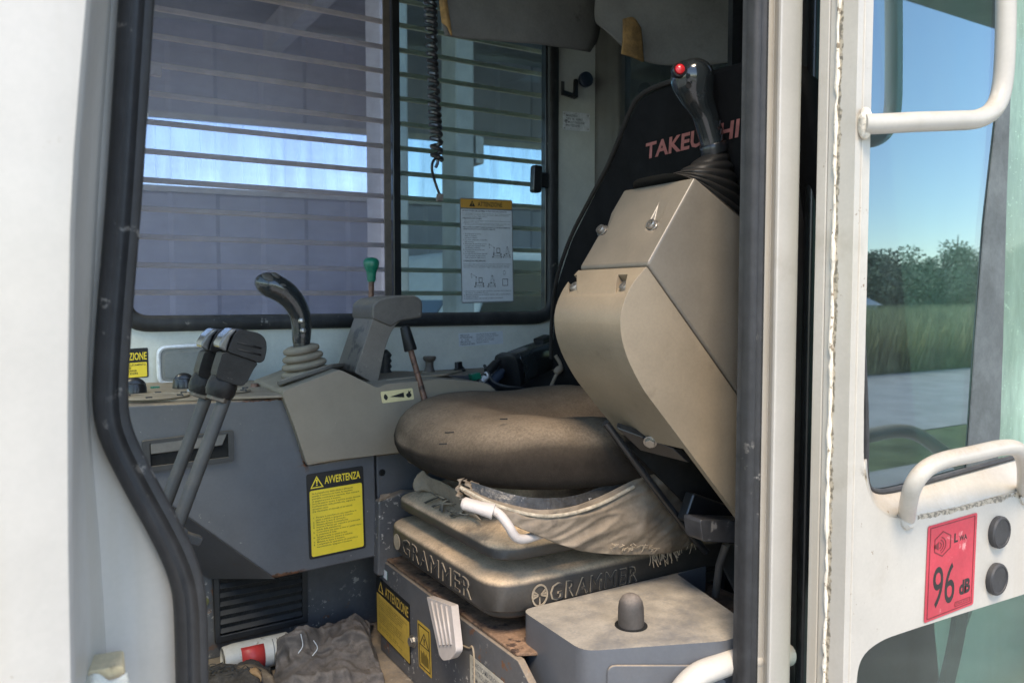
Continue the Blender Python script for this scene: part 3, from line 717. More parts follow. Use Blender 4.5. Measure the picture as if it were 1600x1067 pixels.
# guard bars outside the window
gd = thing('window_guard', 'row of horizontal brownish guard bars outside the side window', 'guard', (.6, 1.86, 1.6))
GY = 1.845
zs = [PY(225, y, GY).z for y in (457, 414, 370, 326, 281, 236, 190, 145, 99, 54, 10, -36, -82)]
for z in zs: obj('bar', prism(roundpoly([V((-.08, GY - .004, z - .0058)), V((-.08, GY + .004, z - .0058)), V((-.08, GY + .004, z + .0058)), V((-.08, GY - .004, z + .0058))], .0028, 3), V((1.46, 0, 0))), 'barpaint', gd)
for x in (-.085, PY(606, 300, GY + .01).x, 1.375): obj('upright', box(x - .01, x + .01, GY + .0045, GY + .011, zs[0] - .06, zs[-1] + .05), 'barpaint', gd, smooth=False)
q = PY(238, 112, GY); obj('bracket', box(q.x - .018, q.x + .016, GY - .02, GY - .0045, q.z - .012, q.z + .010), 'barpaint', gd, bevel=.002)
q = PY(225, 180, WYI + .003); bolt('washer_bolt', q, (0, -1, 0), .006, cab)

# ================================================================== OPENED DOOR
DY = .605
dr = thing('cab_door', 'cream cab door folded open against the cab side with glass panes', 'door', (PY(1304, 465, DY).x + .4, .62, .95))
dx0 = PY(1331, 465, DY).x; dx1 = PY(1900, 465, DY).x
do = [V((dx0, DY, .93)), V((dx1, DY, .93)), V((dx1, DY, 2.42)), V((dx0, DY, 2.42))]
ux = PY(1354, 465, DY).x
uh = [V((ux, DY, 2.34))] + cat([PY(1350, 640, DY), PY(1350, 722, DY), PY(1357, 768, DY), PY(1376, 798, DY), PY(1412, 809, DY), PY(1500, 793, DY)], 4) + [PY(1600, 765, DY), PY(1760, 721, DY), V((PY(1760, 721, DY).x, DY, 2.34))]
uh[1].x = ux; 
lh = cat([PY(1338, 1150, DY), PY(1338, 1075, DY), PY(1346, 1030, DY), PY(1374, 1003, DY), PY(1420, 985, DY), PY(1520, 953, DY)], 4) + [PY(1600, 928, DY), PY(1760, 876, DY), V((PY(1760, 876, DY).x, DY, 1.0)), V((PY(1338, 1150, DY).x, DY, 1.0))]
obj('door_panel', plate([do, uh, lh], V((0, .0255, 0))), 'cream', dr, bevel=.0065, seg=4)
fl = PY(1287, 465, .645).x
obj('edge_flange', box(fl, dx0 + .03, .6445, .660, .93, 2.42), 'cream', dr, bevel=.002)
rb = random.Random(4); pth = [V((dx0 - .0005 + rb.uniform(-.0012, .0008), .6315 + rb.uniform(-.001, .001), .93 + i * .012)) for i in range(125)]
obj('sealant_bead', tube(pth, [.0022 + rb.uniform(-.0010, .0010) for _ in pth], 7), 'peel', dr)
mx0 = PY(1340, 465, DY).x
obj('edge_ridge', box(mx0, mx0 + .0035, DY - .0016, DY + .002, .94, 2.41), 'cream', dr, bevel=.0014)
obj('edge_hem', box(dx0 + .0005, dx0 + .03, .6308, .6440, .935, 2.41), 'cream', dr, bevel=.002)
obj('upper_pane', prism([V((ux - .02, .632, PY(1362, 800, .632).z - .03)), V((PY(1563, 465, .632).x, .632, PY(1362, 800, .632).z - .03)), V((PY(1563, 465, .632).x, .632, 2.36)), V((ux - .02, .632, 2.36))], V((0, .004, 0))), 'g_door', dr, smooth=False)
xr = PY(1563, 465, .632).x
obj('rear_pane', prism([V((xr - .02, .638, PY(1362, 800, .632).z - .03)), V((dx1 - .03, .638, PY(1362, 800, .632).z - .03)), V((dx1 - .03, .638, 2.36)), V((xr - .02, .638, 2.36))], V((0, .004, 0))), 'g_hazed', dr, smooth=False, label='pale green hazy rear half of the door window')
obj('felt_strip', prism([PY(1556, 180, .6315), PY(1537, 349, .6315), PY(1522, 540, .6315), PY(1514, 663, .6315), PY(1508, 745, .6315), PY(1556, 735, .6315), PY(1561, 663, .6315), PY(1565, 540, .6315), PY(1571, 303, .6315), PY(1576, 177, .6315), PY(1590, -200, .6315), PY(1575, -200, .6315)], V((0, -.002, 0))), 'felt', dr, smooth=False)
obj('lower_pane', prism([V((PY(1330, 1067, .632).x, .632, .97)), V((dx1 - .03, .632, .97)), V((dx1 - .03, .632, PY(1700, 880, .632).z + .03)), V((PY(1330, 1067, .632).x, .632, PY(1400, 960, .632).z))], V((0, .004, 0))), 'g_low', dr, smooth=False)
sa = [PY(1349, 722, DY + .004), PY(1357, 770, DY + .004), PY(1373, 798, DY + .004), PY(1412, 811, DY + .004), PY(1500, 795, DY + .004), PY(1600, 767, DY + .004), PY(1760, 723, DY + .004)]
sb = [PY(1353, 718, .6315), PY(1356, 752, .6315), PY(1365, 768, .6315), PY(1405, 764, .6315), PY(1490, 742, .6315), PY(1574, 719, .6315), PY(1760, 668, .6315)]
obj('window_sill', patch([sa, [(p * .45 + r_ * .55) + V((0, 0, .002)) for p, r_ in zip(sa, sb)], sb], 4, 4), 'cream', dr, angle=60, solid=.003)
obj('glazing_strip', tube(cat([V((ux + .001, .630, 2.33)), V((ux + .001, .630, 1.9)), PY(1352, 640, .630), PY(1352, 730, .630), PY(1362, 766, .630), PY(1405, 763, .630), PY(1490, 740, .630), PY(1574, 717, .630), PY(1760, 666, .630)], 4), .0042, 8), 'rubber', dr)
worn(MT['cream'], [(V((dx0, DY + .024, .93)), V((dx0, DY + .024, 2.42)), .009), (PY(1352, 740, DY), PY(1420, 812, DY), .012), (PY(1420, 812, DY), PY(1600, 770, DY), .010)], (.43, .37, .28), 60)
GP = [PY(1349, 194, .600), PY(1372, 194, .592), PY(1430, 191, .575), PY(1490, 189, .566), PY(1528, 186, .561), PY(1553, 170, .558), PY(1566, 135, .557), PY(1571, 60, .556), PY(1572, -60, .556), PY(1572, -240, .556)]
GP += [GP[-1] + V((0, 0, .10)), GP[-1] + V((-.006, 0, .17)), GP[-1] + V((-.05, .008, .205)), GP[-1] + V((-.14, .022, .21)), V((PY(1349, 194, .60).x, .600, GP[-1].z + .21))]
gb = obj('guard_bar', tube(cat(GP, 5), .0118, 18), 'cream', dr)
wb = random.Random(9)
obj('weld', ball(PY(1352, 193, .600), V((.010, 0, 0)), V((0, .008, 0)), V((0, 0, .019)), 14, 10), M('weld_bead', (.60, .55, .46), .6, var=.35, vs=60, bump=(90, 1, .006)), gb)
HP = [PY(1417, 808, .606), PY(1420, 783, .585), PY(1428, 756, .570), PY(1446, 733, .562), PY(1474, 719, .558), PY(1520, 709, .556), PY(1566, 699, .556), PY(1590, 702, .560), PY(1601, 722, .570), PY(1602, 750, .590), PY(1600, 772, .606)]
hb = obj('grab_handle', tube(cat(HP, 5), .0105, 18), 'cream', dr)
for p in (HP[0], HP[-1]): obj('weld', lathe([(.0, -.002), (.0155, -.002), (.0155, .003), (.012, .007), (.0, .007)], p + V((0, 0, 0)), (0, -1, .1), 18), 'cream', hb)
for px, py in ((1557, 830), (1553, 903)):
    bs = obj('door_stop', lathe([(0, 0), (.0225, 0), (.0232, .003), (.0230, .0068), (.0212, .0090), (.0188, .0090), (.0182, .0080), (0, .0082)], PY(px, py, DY), (0, -1, 0), 28), 'rubber', dr, angle=30)

# ================================================================== RIGHT-HAND CONSOLE
CY = 1.42
co = thing('side_console', 'grey steel console with dusty tan cover along the far cab wall', 'console', PY(450, 900, CY))
fp = [(120, 637), (455, 622), (478, 728), (586, 709), (590, 869), (429, 904), (253, 780), (120, 690)]
body = prism([PY(a, b, CY) for a, b in fp], V((0, .315, 0)))
MT['console'] = worn(M('console_grey_paint', (.092, .101, .115), .42, var=.10, vs=5, dust=(.75, .05, 8), spots=((.30, .29, .28), 110, .66, .02, 8), spots2=((.05, .055, .06), 14, .62, .12, 4), bump=(90, .06, .001)),
    [(PY(455, 622, CY), PY(478, 728, CY), .012), (PY(415, 905, CY), PY(470, 894, CY), .012), (PY(380, 627, CY), PY(455, 622, CY), .006), (PY(478, 726, CY), PY(500, 722, CY), .008)])
obj('body', body, 'console', co, bevel=.004, seg=2)
# the chamfered underside, going down and back from the front face
c0, c1, c2, c3 = PY(429, 904, CY + .003), PY(253, 780, CY + .003), PY(215, 838, 1.53), PY(318, 897, 1.545)
c4 = PY(330, 904, 1.545)
obj('underside', prism([c0, c1, c2, c3, c4], V((0, .004, .004))), 'grey', co, smooth=False)
# dial panel on top
tz = PY(300, 629, CY).z
obj('dial_panel', prism(roundpoly([PZ(115, 634, tz), PZ(453, 621, tz), PZ(425, 597, tz), PZ(130, 604, tz)], .01, 3), V((0, 0, .005))), 'tan', co, bevel=.0015, seg=2)
for px, py, r in ((210, 615, .021), (287, 606, .020)):
    p = PZ(px, py, tz + .005)
    k = obj('dial_knob', lathe([(r, 0), (r * .98, .010), (r * .86, .018), (0, .019)], p, (0, 0, 1), 24), 'black', co, label='black rotary dial with a raised grip')
    obj('grip', ball(p + V((0, 0, .012)), V((r * .95, 0, 0)), V((0, .0075, 0)), V((0, 0, .017)), 20, 12), 'black', k)
def oval(cx, cy, rx_, ry_, z, n=32): return [V((cx + rx_ * math.cos(2 * math.pi * i / n), cy + ry_ * math.sin(2 * math.pi * i / n), z)) for i in range(n)]
for px, py, r in ((240, 621, .058), (345, 613, .052)):
    p = PZ(px, py, tz + .0058)
    v = obj('round_vent', plate([oval(p.x, p.y, r, r * .72, p.z), oval(p.x, p.y, r * .82, r * .56, p.z)], V((0, 0, .004))), 'tan', co, bevel=.0012, seg=1)
    obj('disc', prism(oval(p.x, p.y, r * .80, r * .54, p.z), V((0, 0, .0022))), 'tan', v)
    for k in range(6):
        a = k * math.pi / 3 + .3; c = p + V((math.cos(a) * r * .9, math.sin(a) * r * .64, .004))
        obj('notch', obox(c, (.005, 0, 0), (0, .003, 0), (0, 0, .002)), 'dark_grey', v, smooth=False)
p = PZ(242, 606, tz + .005); obj('indicator', obox(p, (.008, 0, 0), (0, .005, 0), (0, 0, .003)), 'green', co, bevel=.001, label='small green indicator lamp')
p = PZ(398, 604, tz + .005); obj('plug', lathe([(.008, 0), (.007, .006), (0, .007)], p, (0, 0, 1), 14), 'rust', co)
p = PZ(296, 611, tz + .005); obj('screw', lathe([(.005, 0), (.004, .004), (0, .005)], p, (0, 0, 1), 12), 'metal', co)
# recessed tray in the front face
ao = [PY(221, 688, CY - .001), PY(364, 671, CY - .001), PY(365, 719, CY - .001), PY(226, 738, CY - .001)]
ai = [PY(233, 692, CY - .001), PY(355, 677, CY - .001), PY(356, 713, CY - .001), PY(235, 728, CY - .001)]
ash = obj('ash_tray', plate([roundpoly(ao, .004, 3), ai], V((0, -.007, 0))), 'dark_grey', co, bevel=.0018, seg=2)
obj('pocket', prism(ai, V((0, -.0015, 0))), 'pocket', ash, smooth=False)  # flat black sheet stands in for the shade inside the tray
fl_ = [ai[0] + V((.001, -.003, 0)), ai[1] + V((-.001, -.003, 0)), ai[1].lerp(ai[2], .48) + V((-.010, -.005, 0)), ai[0].lerp(ai[3], .48) + V((.001, -.005, 0))]
obj('flap', prism(fl_, V((0, -.0025, .001))), M('ash_flap', (.12, .118, .112), .5, var=.15, vs=20, dust=(.4, .12, 20)), ash, bevel=.001, seg=1)
# tan cover with the hump under the joystick
tp = [(479, 724), (462, 672), (441, 616), (444, 610), (531, 577), (590, 606), (603, 600), (692, 592), (764, 598), (800, 640), (792, 688)]
TYY = 1.402
obj('tan_cover', prism(roundpoly([PY(a, b, TYY) for a, b in tp], [.004, .02, .006, .006, .008, .006, .006, .02, .02, .02, .004], 3), V((0, .215, 0))), 'tan', co, bevel=.006, seg=3)
rp = [PY(601, 600, 1.46), PY(700, 590, 1.46), PY(724, 584, 1.56), PY(632, 591, 1.56)]
obj('top_pad', prism(roundpoly([q + V((0, 0, .004)) for q in rp], .012, 4), V((0, 0, .005))), 'tan', co, bevel=.0015, seg=1)
obj('dust_ledge', prism([PY(479, 722, 1.405), PY(588, 705, 1.405), PY(588, 709, 1.405), PY(481, 727, 1.405)], V((0, .014, 0))), 'dust_pale', co, bevel=.002)
rl = [PY(588, 712, 1.425), PY(648, 704, 1.425), PY(700, 700, 1.425), PY(700, 800, 1.425), PY(592, 868, 1.425)]
obj('rear_panel', prism(rl, V((0, .3, 0))), 'grey', co, bevel=.003, seg=2)
bolt('plug_hole', PY(597, 738, 1.4245), (0, -1, 0), .005, co, 'black', .001)
obj('rear_rail', box(PY(560, 590, 1.62).x, 1.33, 1.622, 1.748, 1.40, PY(700, 580, 1.70).z), 'grey', co, bevel=.006)
obj('lower_step', prism([PY(592, 784, 1.40), PY(632, 768, 1.40), PY(660, 768, 1.40), PY(660, 900, 1.40), PY(590, 900, 1.40)], V((0, .024, 0))), 'grey_dirty', co, bevel=.004)
obj('step_dust', prism([PZ(593, 783, PY(600, 782, 1.40).z + .002), PZ(640, 765, PY(600, 782, 1.40).z + .002), PZ(640, 752, PY(600, 782, 1.40).z + .002), PZ(596, 765, PY(600, 782, 1.40).z + .002)], V((0, 0, .004))), 'dust_pale', co, smooth=False)
# flat tray plate on the wall behind the dial panel
tr = thing('wall_tray', 'flat grey tray plate with thin metal rim on the cab wall', 'tray', PY(310, 590, WYI))
to = roundpoly([PY(247, 543, WYI - .012), PY(376, 536, WYI - .012), PY(378, 594, WYI - .012), PY(249, 600, WYI - .012)], .018, 6)
obj('panel', prism(to, V((0, .0118, 0))), M('tray_grey', (.22, .23, .22), .45, var=.1, vs=20, dust=(.4, .08, 12)), tr, bevel=.003)
obj('rim', tube(to, .0045, 8, closed=True), 'plate', tr)
ti = roundpoly([PY(256, 552, WYI - .0135), PY(369, 545, WYI - .0135), PY(370, 587, WYI - .0135), PY(257, 592, WYI - .0135)], .010, 4)
obj('inner_panel', prism(ti, V((0, .003, 0))), M('tray_grey_inner', (.20, .212, .205), .5, var=.08, vs=20), tr, bevel=.001, seg=1)

# ---- right-hand joystick on the hump
JY = 1.50
def jp(zx, zy, y=JY): return PY(180 + zx / 4.103, 380 + zy / 4.103, y)
jb = PY(489, 594, JY)
j1 = thing('joystick', 'black joystick with pale concertina boot standing on the tan console', 'joystick', jb)
jw = 1.53 / F / 4.103 * 1.0
pth = [jp(897, 246), jp(925, 250), jp(975, 262), jp(1035, 285), jp(1098, 325), jp(1150, 385), jp(1182, 450), jp(1194, 520), jp(1194, 590), jp(1194, 640)]
rad = [20, 52, 76, 80, 76, 70, 66, 63, 60, 54]
g1_ = obj('grip', tube(cat(pth, 4), [max(.001, x * jw) for x in catf(rad, 4)], 20), 'gloss', j1)
for zx, zy, r in ((985, 218, 42), (1060, 250, 46), (1030, 205, 26)):
    p = jp(zx, zy + 2, JY - .0155)
    obj('thumb_pad', ball(p, V((r * jw, 0, -.003)), V((0, .7, .7)) * r * jw * .8, V((.0003, -.0028, .0028)), 16, 10), M('thumb_pad_grey', (.055, .055, .052), .5, var=.1, dust=(.2, .05, 30)), g1_)
for zx, zy in ((1190, 497), (1200, 560)):
    p = jp(zx, zy, JY - 55 * jw * .86)
    obj('button', lathe([(0, .008), (14 * jw, .007), (20 * jw, .004), (20 * jw, -.004), (0, -.004)], p, (0.1, -1, .1), 18), 'metal', g1_)
obj('collar', lathe([(52 * jw, 0), (52 * jw, .016), (46 * jw, .018)], jp(1194, 668), (0, 0, 1), 20), 'black', j1)
ax = (jp(1188, 655) - jp(1236, 896)).normalized()
base = jp(1236, 896); Ln = (jp(1195, 655) - base).length
prof = []
nr = 5
for k in range(nr):
    f = k / nr; R0 = (166 - 66 * f) * jw; h = Ln * f
    prof += [(R0 * .80, h), (R0 * .98, h + Ln / nr * .22), (R0 * 1.02, h + Ln / nr * .5), (R0 * .97, h + Ln / nr * .76), (R0 * .78, h + Ln / nr * .97)]
prof += [(55 * jw, Ln)]
obj('boot', lathe(prof, base, ax, 32), M('pale_boot', (.19, .155, .115), .6, var=.12, vs=14, dust=(.75, .2, 14), dcol=(.40, .32, .22)), j1, angle=75)
fz = [PY(431, 607, 1.43), PY(520, 578, 1.43), PY(546, 574, 1.60), PY(462, 602, 1.60)]
obj('flange', prism(roundpoly([q + V((0, 0, .003)) for q in fz], .025, 6), V((-.003, 0, .009))), M('boot_flange', (.12, .11, .095), .6, var=.12, dust=(.8, .12, 12), dcol=(.34, .28, .21)), j1, bevel=.003)

# ---- lock lever (the tan T-shaped arm)
ll = thing('lock_lever', 'worn tan hand lever with flat top grip behind the joystick', 'lever', PY(575, 600, 1.5))
sil = [(554, 582), (590, 602), (601, 546), (612, 517), (624, 501), (657, 495), (658, 473), (649, 465), (620, 466.5), (592, 472), (584, 480), (583, 497)]
LYv = 1.475
shp = roundpoly([PY(a, b, LYv) for a, b in sil], [.004, .004, .02, .03, .02, .006, .010, .010, .004, .012, .006, .004], 4)
obj('post', prism(shp, V((0, .105, 0))), M('worn_tan', (.165, .142, .118), .42, var=.12, vs=12, dust=(.25, .08, 14), dcol=(.38, .31, .24), spots=((.05, .048, .045), 26, .52, .09, 9), spots2=((.40, .36, .31), 70, .64, .05, 12)), ll, bevel=.007, seg=4)
cap_ = [(553, 490), (553, 479), (562, 471), (586, 469), (588, 482), (583, 497)]
obj('grip', prism([q + V((0, 0, .001)) for q in roundpoly([PY(a, b, LYv - .004) for a, b in [(582, 499), (582, 478), (592, 468), (622, 463), (650, 462), (661, 471), (660, 497), (624, 503), (612, 512)]], [.004, .006, .01, .004, .012, .012, .006, .01, .006], 4)], V((0, .115, 0))), M('worn_dark_grip', (.105, .092, .080), .4, var=.2, vs=12, dust=(.75, .06, 14), dcol=(.34, .28, .22), spots=((.30, .26, .22), 60, .60, .06, 14)), ll, bevel=.008, seg=4)
# ---- green knobbed lever behind it
gl = thing('gear_lever', 'thin lever with bright green knob in front of the window', 'lever', PY(580, 560, 1.63))
gp = PY(580, 402, 1.63); k_ = 1.6 / F
obj('knob', lathe([(0, 0), (8 * k_, -1.2 * k_), (12.5 * k_, -5 * k_), (13.5 * k_, -10 * k_), (12 * k_, -17 * k_), (9 * k_, -23 * k_), (8 * k_, -28 * k_), (7.2 * k_, -38 * k_), (6.5 * k_, -41 * k_), (0, -41 * k_)], gp, (0, 0, 1), 24), 'green', gl)
obj('rod', tube([gp + V((0, 0, -40 * k_)), PY(578, 560, 1.63)], 4.6 * k_, 12), 'rust', gl)
# rubber boot seen between the arm and the wall
bo = thing('lever_boot', 'small black ribbed boot beside the foot of the tan arm', 'boot', PY(600, 585, 1.6))
bm = lathe([(.016 - .002 * (i % 2) * 2, i * .006) for i in range(10)] + [(.006, .06)], PY(601, 590, 1.60), (0, 0, 1), 20)
obj('bellows', bm, 'rubber', bo, angle=80)
obj('flange', lathe([(.021, -.006), (.021, -.001), (.015, .0)], PY(601, 590, 1.60), (0, 0, 1), 20), 'black', bo)
# ---- lever with black sleeve and rusty rod
bl = thing('throttle_lever', 'rusty rod lever with black rubber sleeve between seat and console', 'lever', PY(665, 630, 1.39))
a_, b_, c_ = PY(632, 509, 1.43), PY(642, 548, 1.42), PY(668, 640, 1.39)
obj('rod', tube([b_.lerp(a_, .2), b_, c_], .0058, 12), 'rust', bl)
obj('sleeve', tube([a_, a_.lerp(b_, .06), a_.lerp(b_, .3), a_.lerp(b_, .95), b_], [.006, .0095, .0105, .0125, .0115], 16), 'lever_grip', bl)
obj('cable', tube(cat([PY(679, 640, 1.41), PY(672, 615, 1.42), PY(660, 600, 1.44), PY(640, 596, 1.46)], 5), .003, 8), 'rubber', bl)
# ---- knobs on the rail
rz = PY(700, 580, 1.70).z
kp = V((PY(671, 560, 1.69).x, 1.69, rz)); u_ = depth(kp) / F
pk = thing('pull_knob', 'brown spool-shaped pull knob on the ledge under the window', 'knob', kp)
obj('knob', lathe([(0, 26 * u_), (9.5 * u_, 25.5 * u_), (10.5 * u_, 23 * u_), (9.5 * u_, 20 * u_), (6.5 * u_, 17 * u_), (6 * u_, 11 * u_), (7.5 * u_, 5 * u_), (9 * u_, 1.5 * u_), (0, 1.5 * u_)], kp, (0, 0, 1), 24), M('brown_knob', (.085, .070, .060), .45, var=.15, dust=(.5, .08, 20)), pk)
obj('washer', lathe([(11.5 * u_, 0), (11.5 * u_, 1.5 * u_), (0, 1.6 * u_)], kp, (0, 0, 1), 24), 'metal', pk)
kp = V((PY(718, 560, 1.69).x, 1.69, rz)); u_ = depth(kp) / F
sw = thing('rotary_switch', 'small black finned rotary switch on the ledge under the window', 'switch', kp)
obj('base', lathe([(10 * u_, 0), (10 * u_, 3 * u_), (8 * u_, 4.5 * u_), (0, 4.5 * u_)], kp, (0, 0, 1), 22), 'black', sw)
obj('fin', prism([kp + V((-7 * u_, -5 * u_, 4 * u_)), kp + V((8 * u_, -5 * u_, 4 * u_)), kp + V((3 * u_, -4 * u_, 9 * u_)), kp + V((4 * u_, -3 * u_, 15 * u_)), kp + V((-6 * u_, -3 * u_, 14 * u_))], V((0, 9 * u_, 0))), 'black', sw, bevel=.002)
# ---- black lamp body lying in the corner with its clutter
tl = thing('work_lamp', 'glossy black boxy hand lamp lying in the corner by the seat', 'lamp', PY(830, 600, 1.55))
A, B = PY(800, 577, 1.54), PY(864, 549, 1.58); d = (B - A).normalized(); up = V((0, 0, 1)); up = (up - d * up.dot(d)).normalized(); sd_ = d.cross(up)
def sq(c, hw, hh, n=28, e=4):
    out = []
    for i in range(n):
        a = 2 * math.pi * i / n; ca, sa_ = math.cos(a), math.sin(a)
        out.append(c + sd_ * hw * math.copysign(abs(ca) ** (2 / e), ca) + up * hh * math.copysign(abs(sa_) ** (2 / e), sa_))
    return out
obj('body', loft([sq(A, .030, .034), sq(A + d * .004, .034, .037), sq(A.lerp(B, .5), .033, .036), sq(A.lerp(B, .93), .031, .034), sq(B, .026, .029)]), 'gloss', tl, angle=60)
obj('end_cap', loft([sq(A - d * .019, .030, .034), sq(A - d * .016, .036, .040), sq(A - d * .003, .037, .041), sq(A - d * .001, .034, .037)]), 'black', tl, angle=50)
q = A.lerp(B, .80) + up * .038
obj('clip', loft([sq(q - d * .016, .015, .007), sq(q + d * .016, .015, .007)]), 'black', tl)
for k, (px, py, r, m) in enumerate(((770, 574, .010, 'black'), (776, 590, .012, 'blue_dark'), (760, 588, .008, 'plate'))):
    p = PY(px, py, 1.53); obj('connector', lathe([(0, 0), (r, 0), (r, .030), (r * .6, .032), (r * .6, .042), (0, .042)], p + V((-.014, 0, -.01)), (.8, .1, .6), 14), m, tl)
obj('cable', tube(cat([PY(757, 571, 1.55), PY(762, 580, 1.53), PY(770, 596, 1.52), PY(790, 604, 1.50), PY(815, 606, 1.5)], 5), .0035, 8), 'rubber', tl)
gt = thing('green_plug', 'small bright green plug lying on the ledge beside the lamp', 'plug', PY(742, 586, 1.53))
gb_ = PY(742, 588, 1.53); obj('plug', obox(gb_, (.011, 0, .002), (0, .009, 0), (-.002, 0, .007)), 'green', gt, bevel=.002); obj('wire', tube(cat([gb_ + V((.01, 0, 0)), gb_ + V((.022, -.005, .004)), gb_ + V((.035, 0, -.012))], 5), .002, 6), 'rubber', gt)
wc = thing('white_cable', 'pale cable knot hanging down beside the backrest foot', 'cable', PY(872, 585, 1.42))
obj('strand', tube(cat([PY(868, 555, 1.42), PY(876, 572, 1.41), PY(868, 588, 1.41), PY(860, 606, 1.40)], 6), .0040, 8), 'cloth', wc)
obj('knot', ball(PY(873, 578, 1.41), V((.012, 0, .003)), V((0, .009, 0)), V((0, 0, .009)), 12, 8), 'cloth', wc)

# ================================================================== TRAVEL LEVERS
LY = 1.19
tv = thing('travel_lever', 'grey rod travel lever with black pedal-shaped head, the nearer one', 'lever', PY(262, 850, LY))
p0, p1 = PY(352, 620, LY), PY(262, 862, LY - .02)
obj('rod', tube([p0, p1], .0094, 18), 'rod', tv)
def hp(zx, zy): return PY(300 + zx / 7.114, 490 + zy / 7.114, LY - .022)
capp = [(398, 428), (415, 360), (478, 215), (545, 172), (760, 218), (828, 290), (836, 400), (805, 525), (755, 552)]
hc = obj('head_cap', prism(roundpoly([hp(*q) for q in capp], [.004, .012, .012, .012, .014, .014, .012, .010, .004], 4), V((0, .050, 0))), 'lever_grip', tv, bevel=.010, seg=5)
for y_ in (330, 405):
    a_, b_ = hp(500, y_ - 8), hp(770, y_ + 55)
    obj('rib', tube([a_ + V((0, .0005, 0)), b_ + V((0, .0005, 0))], .0016, 8), 'lever_grip', hc)
blk = [(345, 445), (392, 425), (752, 550), (700, 612), (628, 755), (575, 808), (525, 808), (268, 722), (292, 615)]
obj('head_block', prism(roundpoly([hp(*q) + V((0, .004, 0)) for q in blk], .006, 3), V((0, .042, 0))), 'lever_grip', tv, bevel=.006, seg=4)
chp = [(312, 330), (372, 235), (455, 165), (520, 172), (440, 260), (405, 350), (392, 430), (310, 385)]
obj('metal_band', prism([hp(*q) + V((0, .003, 0)) for q in chp], V((0, .046, 0))), M('shiny_band', (.10, .10, .10), .16, var=.2, coat=.8, spots=((.25, .22, .19), 60, .62, .06)), tv, bevel=.004, seg=3)
nk = (hp(395, 770) - hp(350, 900)).normalized(); nb = hp(390, 780) + V((0, .025, 0))
obj('neck', lathe([(.019, .006), (.021, -.004), (.021, -.014), (.018, -.022)], nb, nk, 20), 'lever_grip', tv)
hexr = .0175; cN = hp(350, 925) + V((0, .024, 0)); un = nk.orthogonal().normalized(); vn = nk.cross(un)
obj('hex_nut', prism([cN + (un * math.cos(k * math.pi / 3) + vn * math.sin(k * math.pi / 3)) * hexr - nk * .009 for k in range(6)], nk * .018), M('dusty_nut', (.10, .09, .08), .5, metal=.4, var=.2, dust=(.4, .15, 30)), tv, bevel=.0015, seg=2)
t2 = move_copy(tv, PY(321, 613, LY + .080) - PY(349, 618, LY), 'grey rod travel lever with black pedal-shaped head, the one behind nearer the window')
tv['group'] = t2['group'] = 'pair of travel levers'
fb = thing('pivot_bracket', 'small dark bolted bracket at the foot of the travel levers', 'bracket', PY(292, 845, 1.24))
bq = PY(290, 838, 1.22)
obj('arm', obox(bq, (.020, 0, -.010), (0, .010, 0), (.003, 0, .006)), 'dark_grey', fb, bevel=.002)
bolt('bolt', PY(283, 833, 1.205), (-.3, -1, .2), .007, fb, 'dark_grey')

# ================================================================== SEAT PEDESTAL
EX = .566
pe = thing('seat_pedestal', 'scuffed dark grey steel pedestal carrying the seat', 'pedestal', (EX + .2, 1.16, .971))
pz = PX(735, 977, EX).z
obj('front_panel', prism([V((EX, 1.425, .971)), V((EX, .86, .971)), V((EX, .86, pz - .04)), V((EX, .92, pz)), V((EX, 1.425, pz))], V((.012, 0, 0))), 'grey_dirty', pe, bevel=.002, seg=2)
obj('side_panel', box(EX + .0125, 1.25, 1.02, 1.41, .971, pz - .006), 'grey_dirty', pe, smooth=False)
obj('top_plate', prism([V((EX + .004, 1.42, pz)), V((EX + .004, .93, pz)), V((EX + .09, .885, pz)), V((1.0, .885, pz)), V((1.0, 1.42, pz))], V((0, 0, .006))), 'rustdirt', pe, bevel=.002, seg=1)
seam = [PX(738, 1010, EX - .001), PX(741, 1030, EX - .001), PX(742, 1090, EX - .001)]
obj('seam', tube(cat([PX(723, 1008, EX - .001), PX(733, 1012, EX - .001)] + seam, 4), .0016, 6), 'emb', pe)
bolt('bolt', PX(646, 1001, EX), (-1, -.1, 0), .0085, pe, 'metal', .008)
hn = thing('weight_handle', 'ribbed off-white plastic adjuster handle hanging under the seat front', 'handle', PX(702, 950, EX - .02))
hq = [PX(677, 930, EX - .010), PX(716, 944, EX - .010), PX(724, 1015, EX - .022), PX(716, 1027, EX - .022), PX(703, 1029, EX - .022), PX(697, 1020, EX - .022)]
hnp = hq
obj('paddle', prism(roundpoly(hnp, [.002, .002, .008, .01, .008, .004], 4), V((-.012, 0, 0))), 'white_handle', hn, bevel=.0035, seg=3)
for f in (.2, .4, .6, .8):
    a_ = hq[0].lerp(hq[1], f); b_ = hq[5].lerp(hq[2], f)
    a_, b_ = a_.lerp(b_, .05), a_.lerp(b_, .84)
    obj('rib', tube([a_ + V((-.0125, 0, 0)), b_ + V((-.0125, 0, 0))], .0022, 8), 'white_handle', hn)
lt_ = thing('cable_clamp', 'small metal clamp with rubber eye beside the dusty side box', 'clamp', PX(810, 1024, EX + .03))
cq = PX(811, 1022, EX + .04)
obj('ring', tube([cq + V((math.cos(a) * .003, -math.cos(a) * .008, math.sin(a) * .010)) for a in [k * math.pi / 8 for k in range(16)]], .0035, 8, closed=True), 'metal', lt_)
obj('clip', obox(cq + V((0, .006, -.018)), (.004, 0, 0), (0, .008, .002), (0, 0, .010)), 'metal', lt_, bevel=.002)

# ================================================================== OPERATOR SEAT
st = thing('operator_seat', 'dirty brown operator seat with torn cover and black high backrest', 'seat', (.80, 1.18, 1.14))
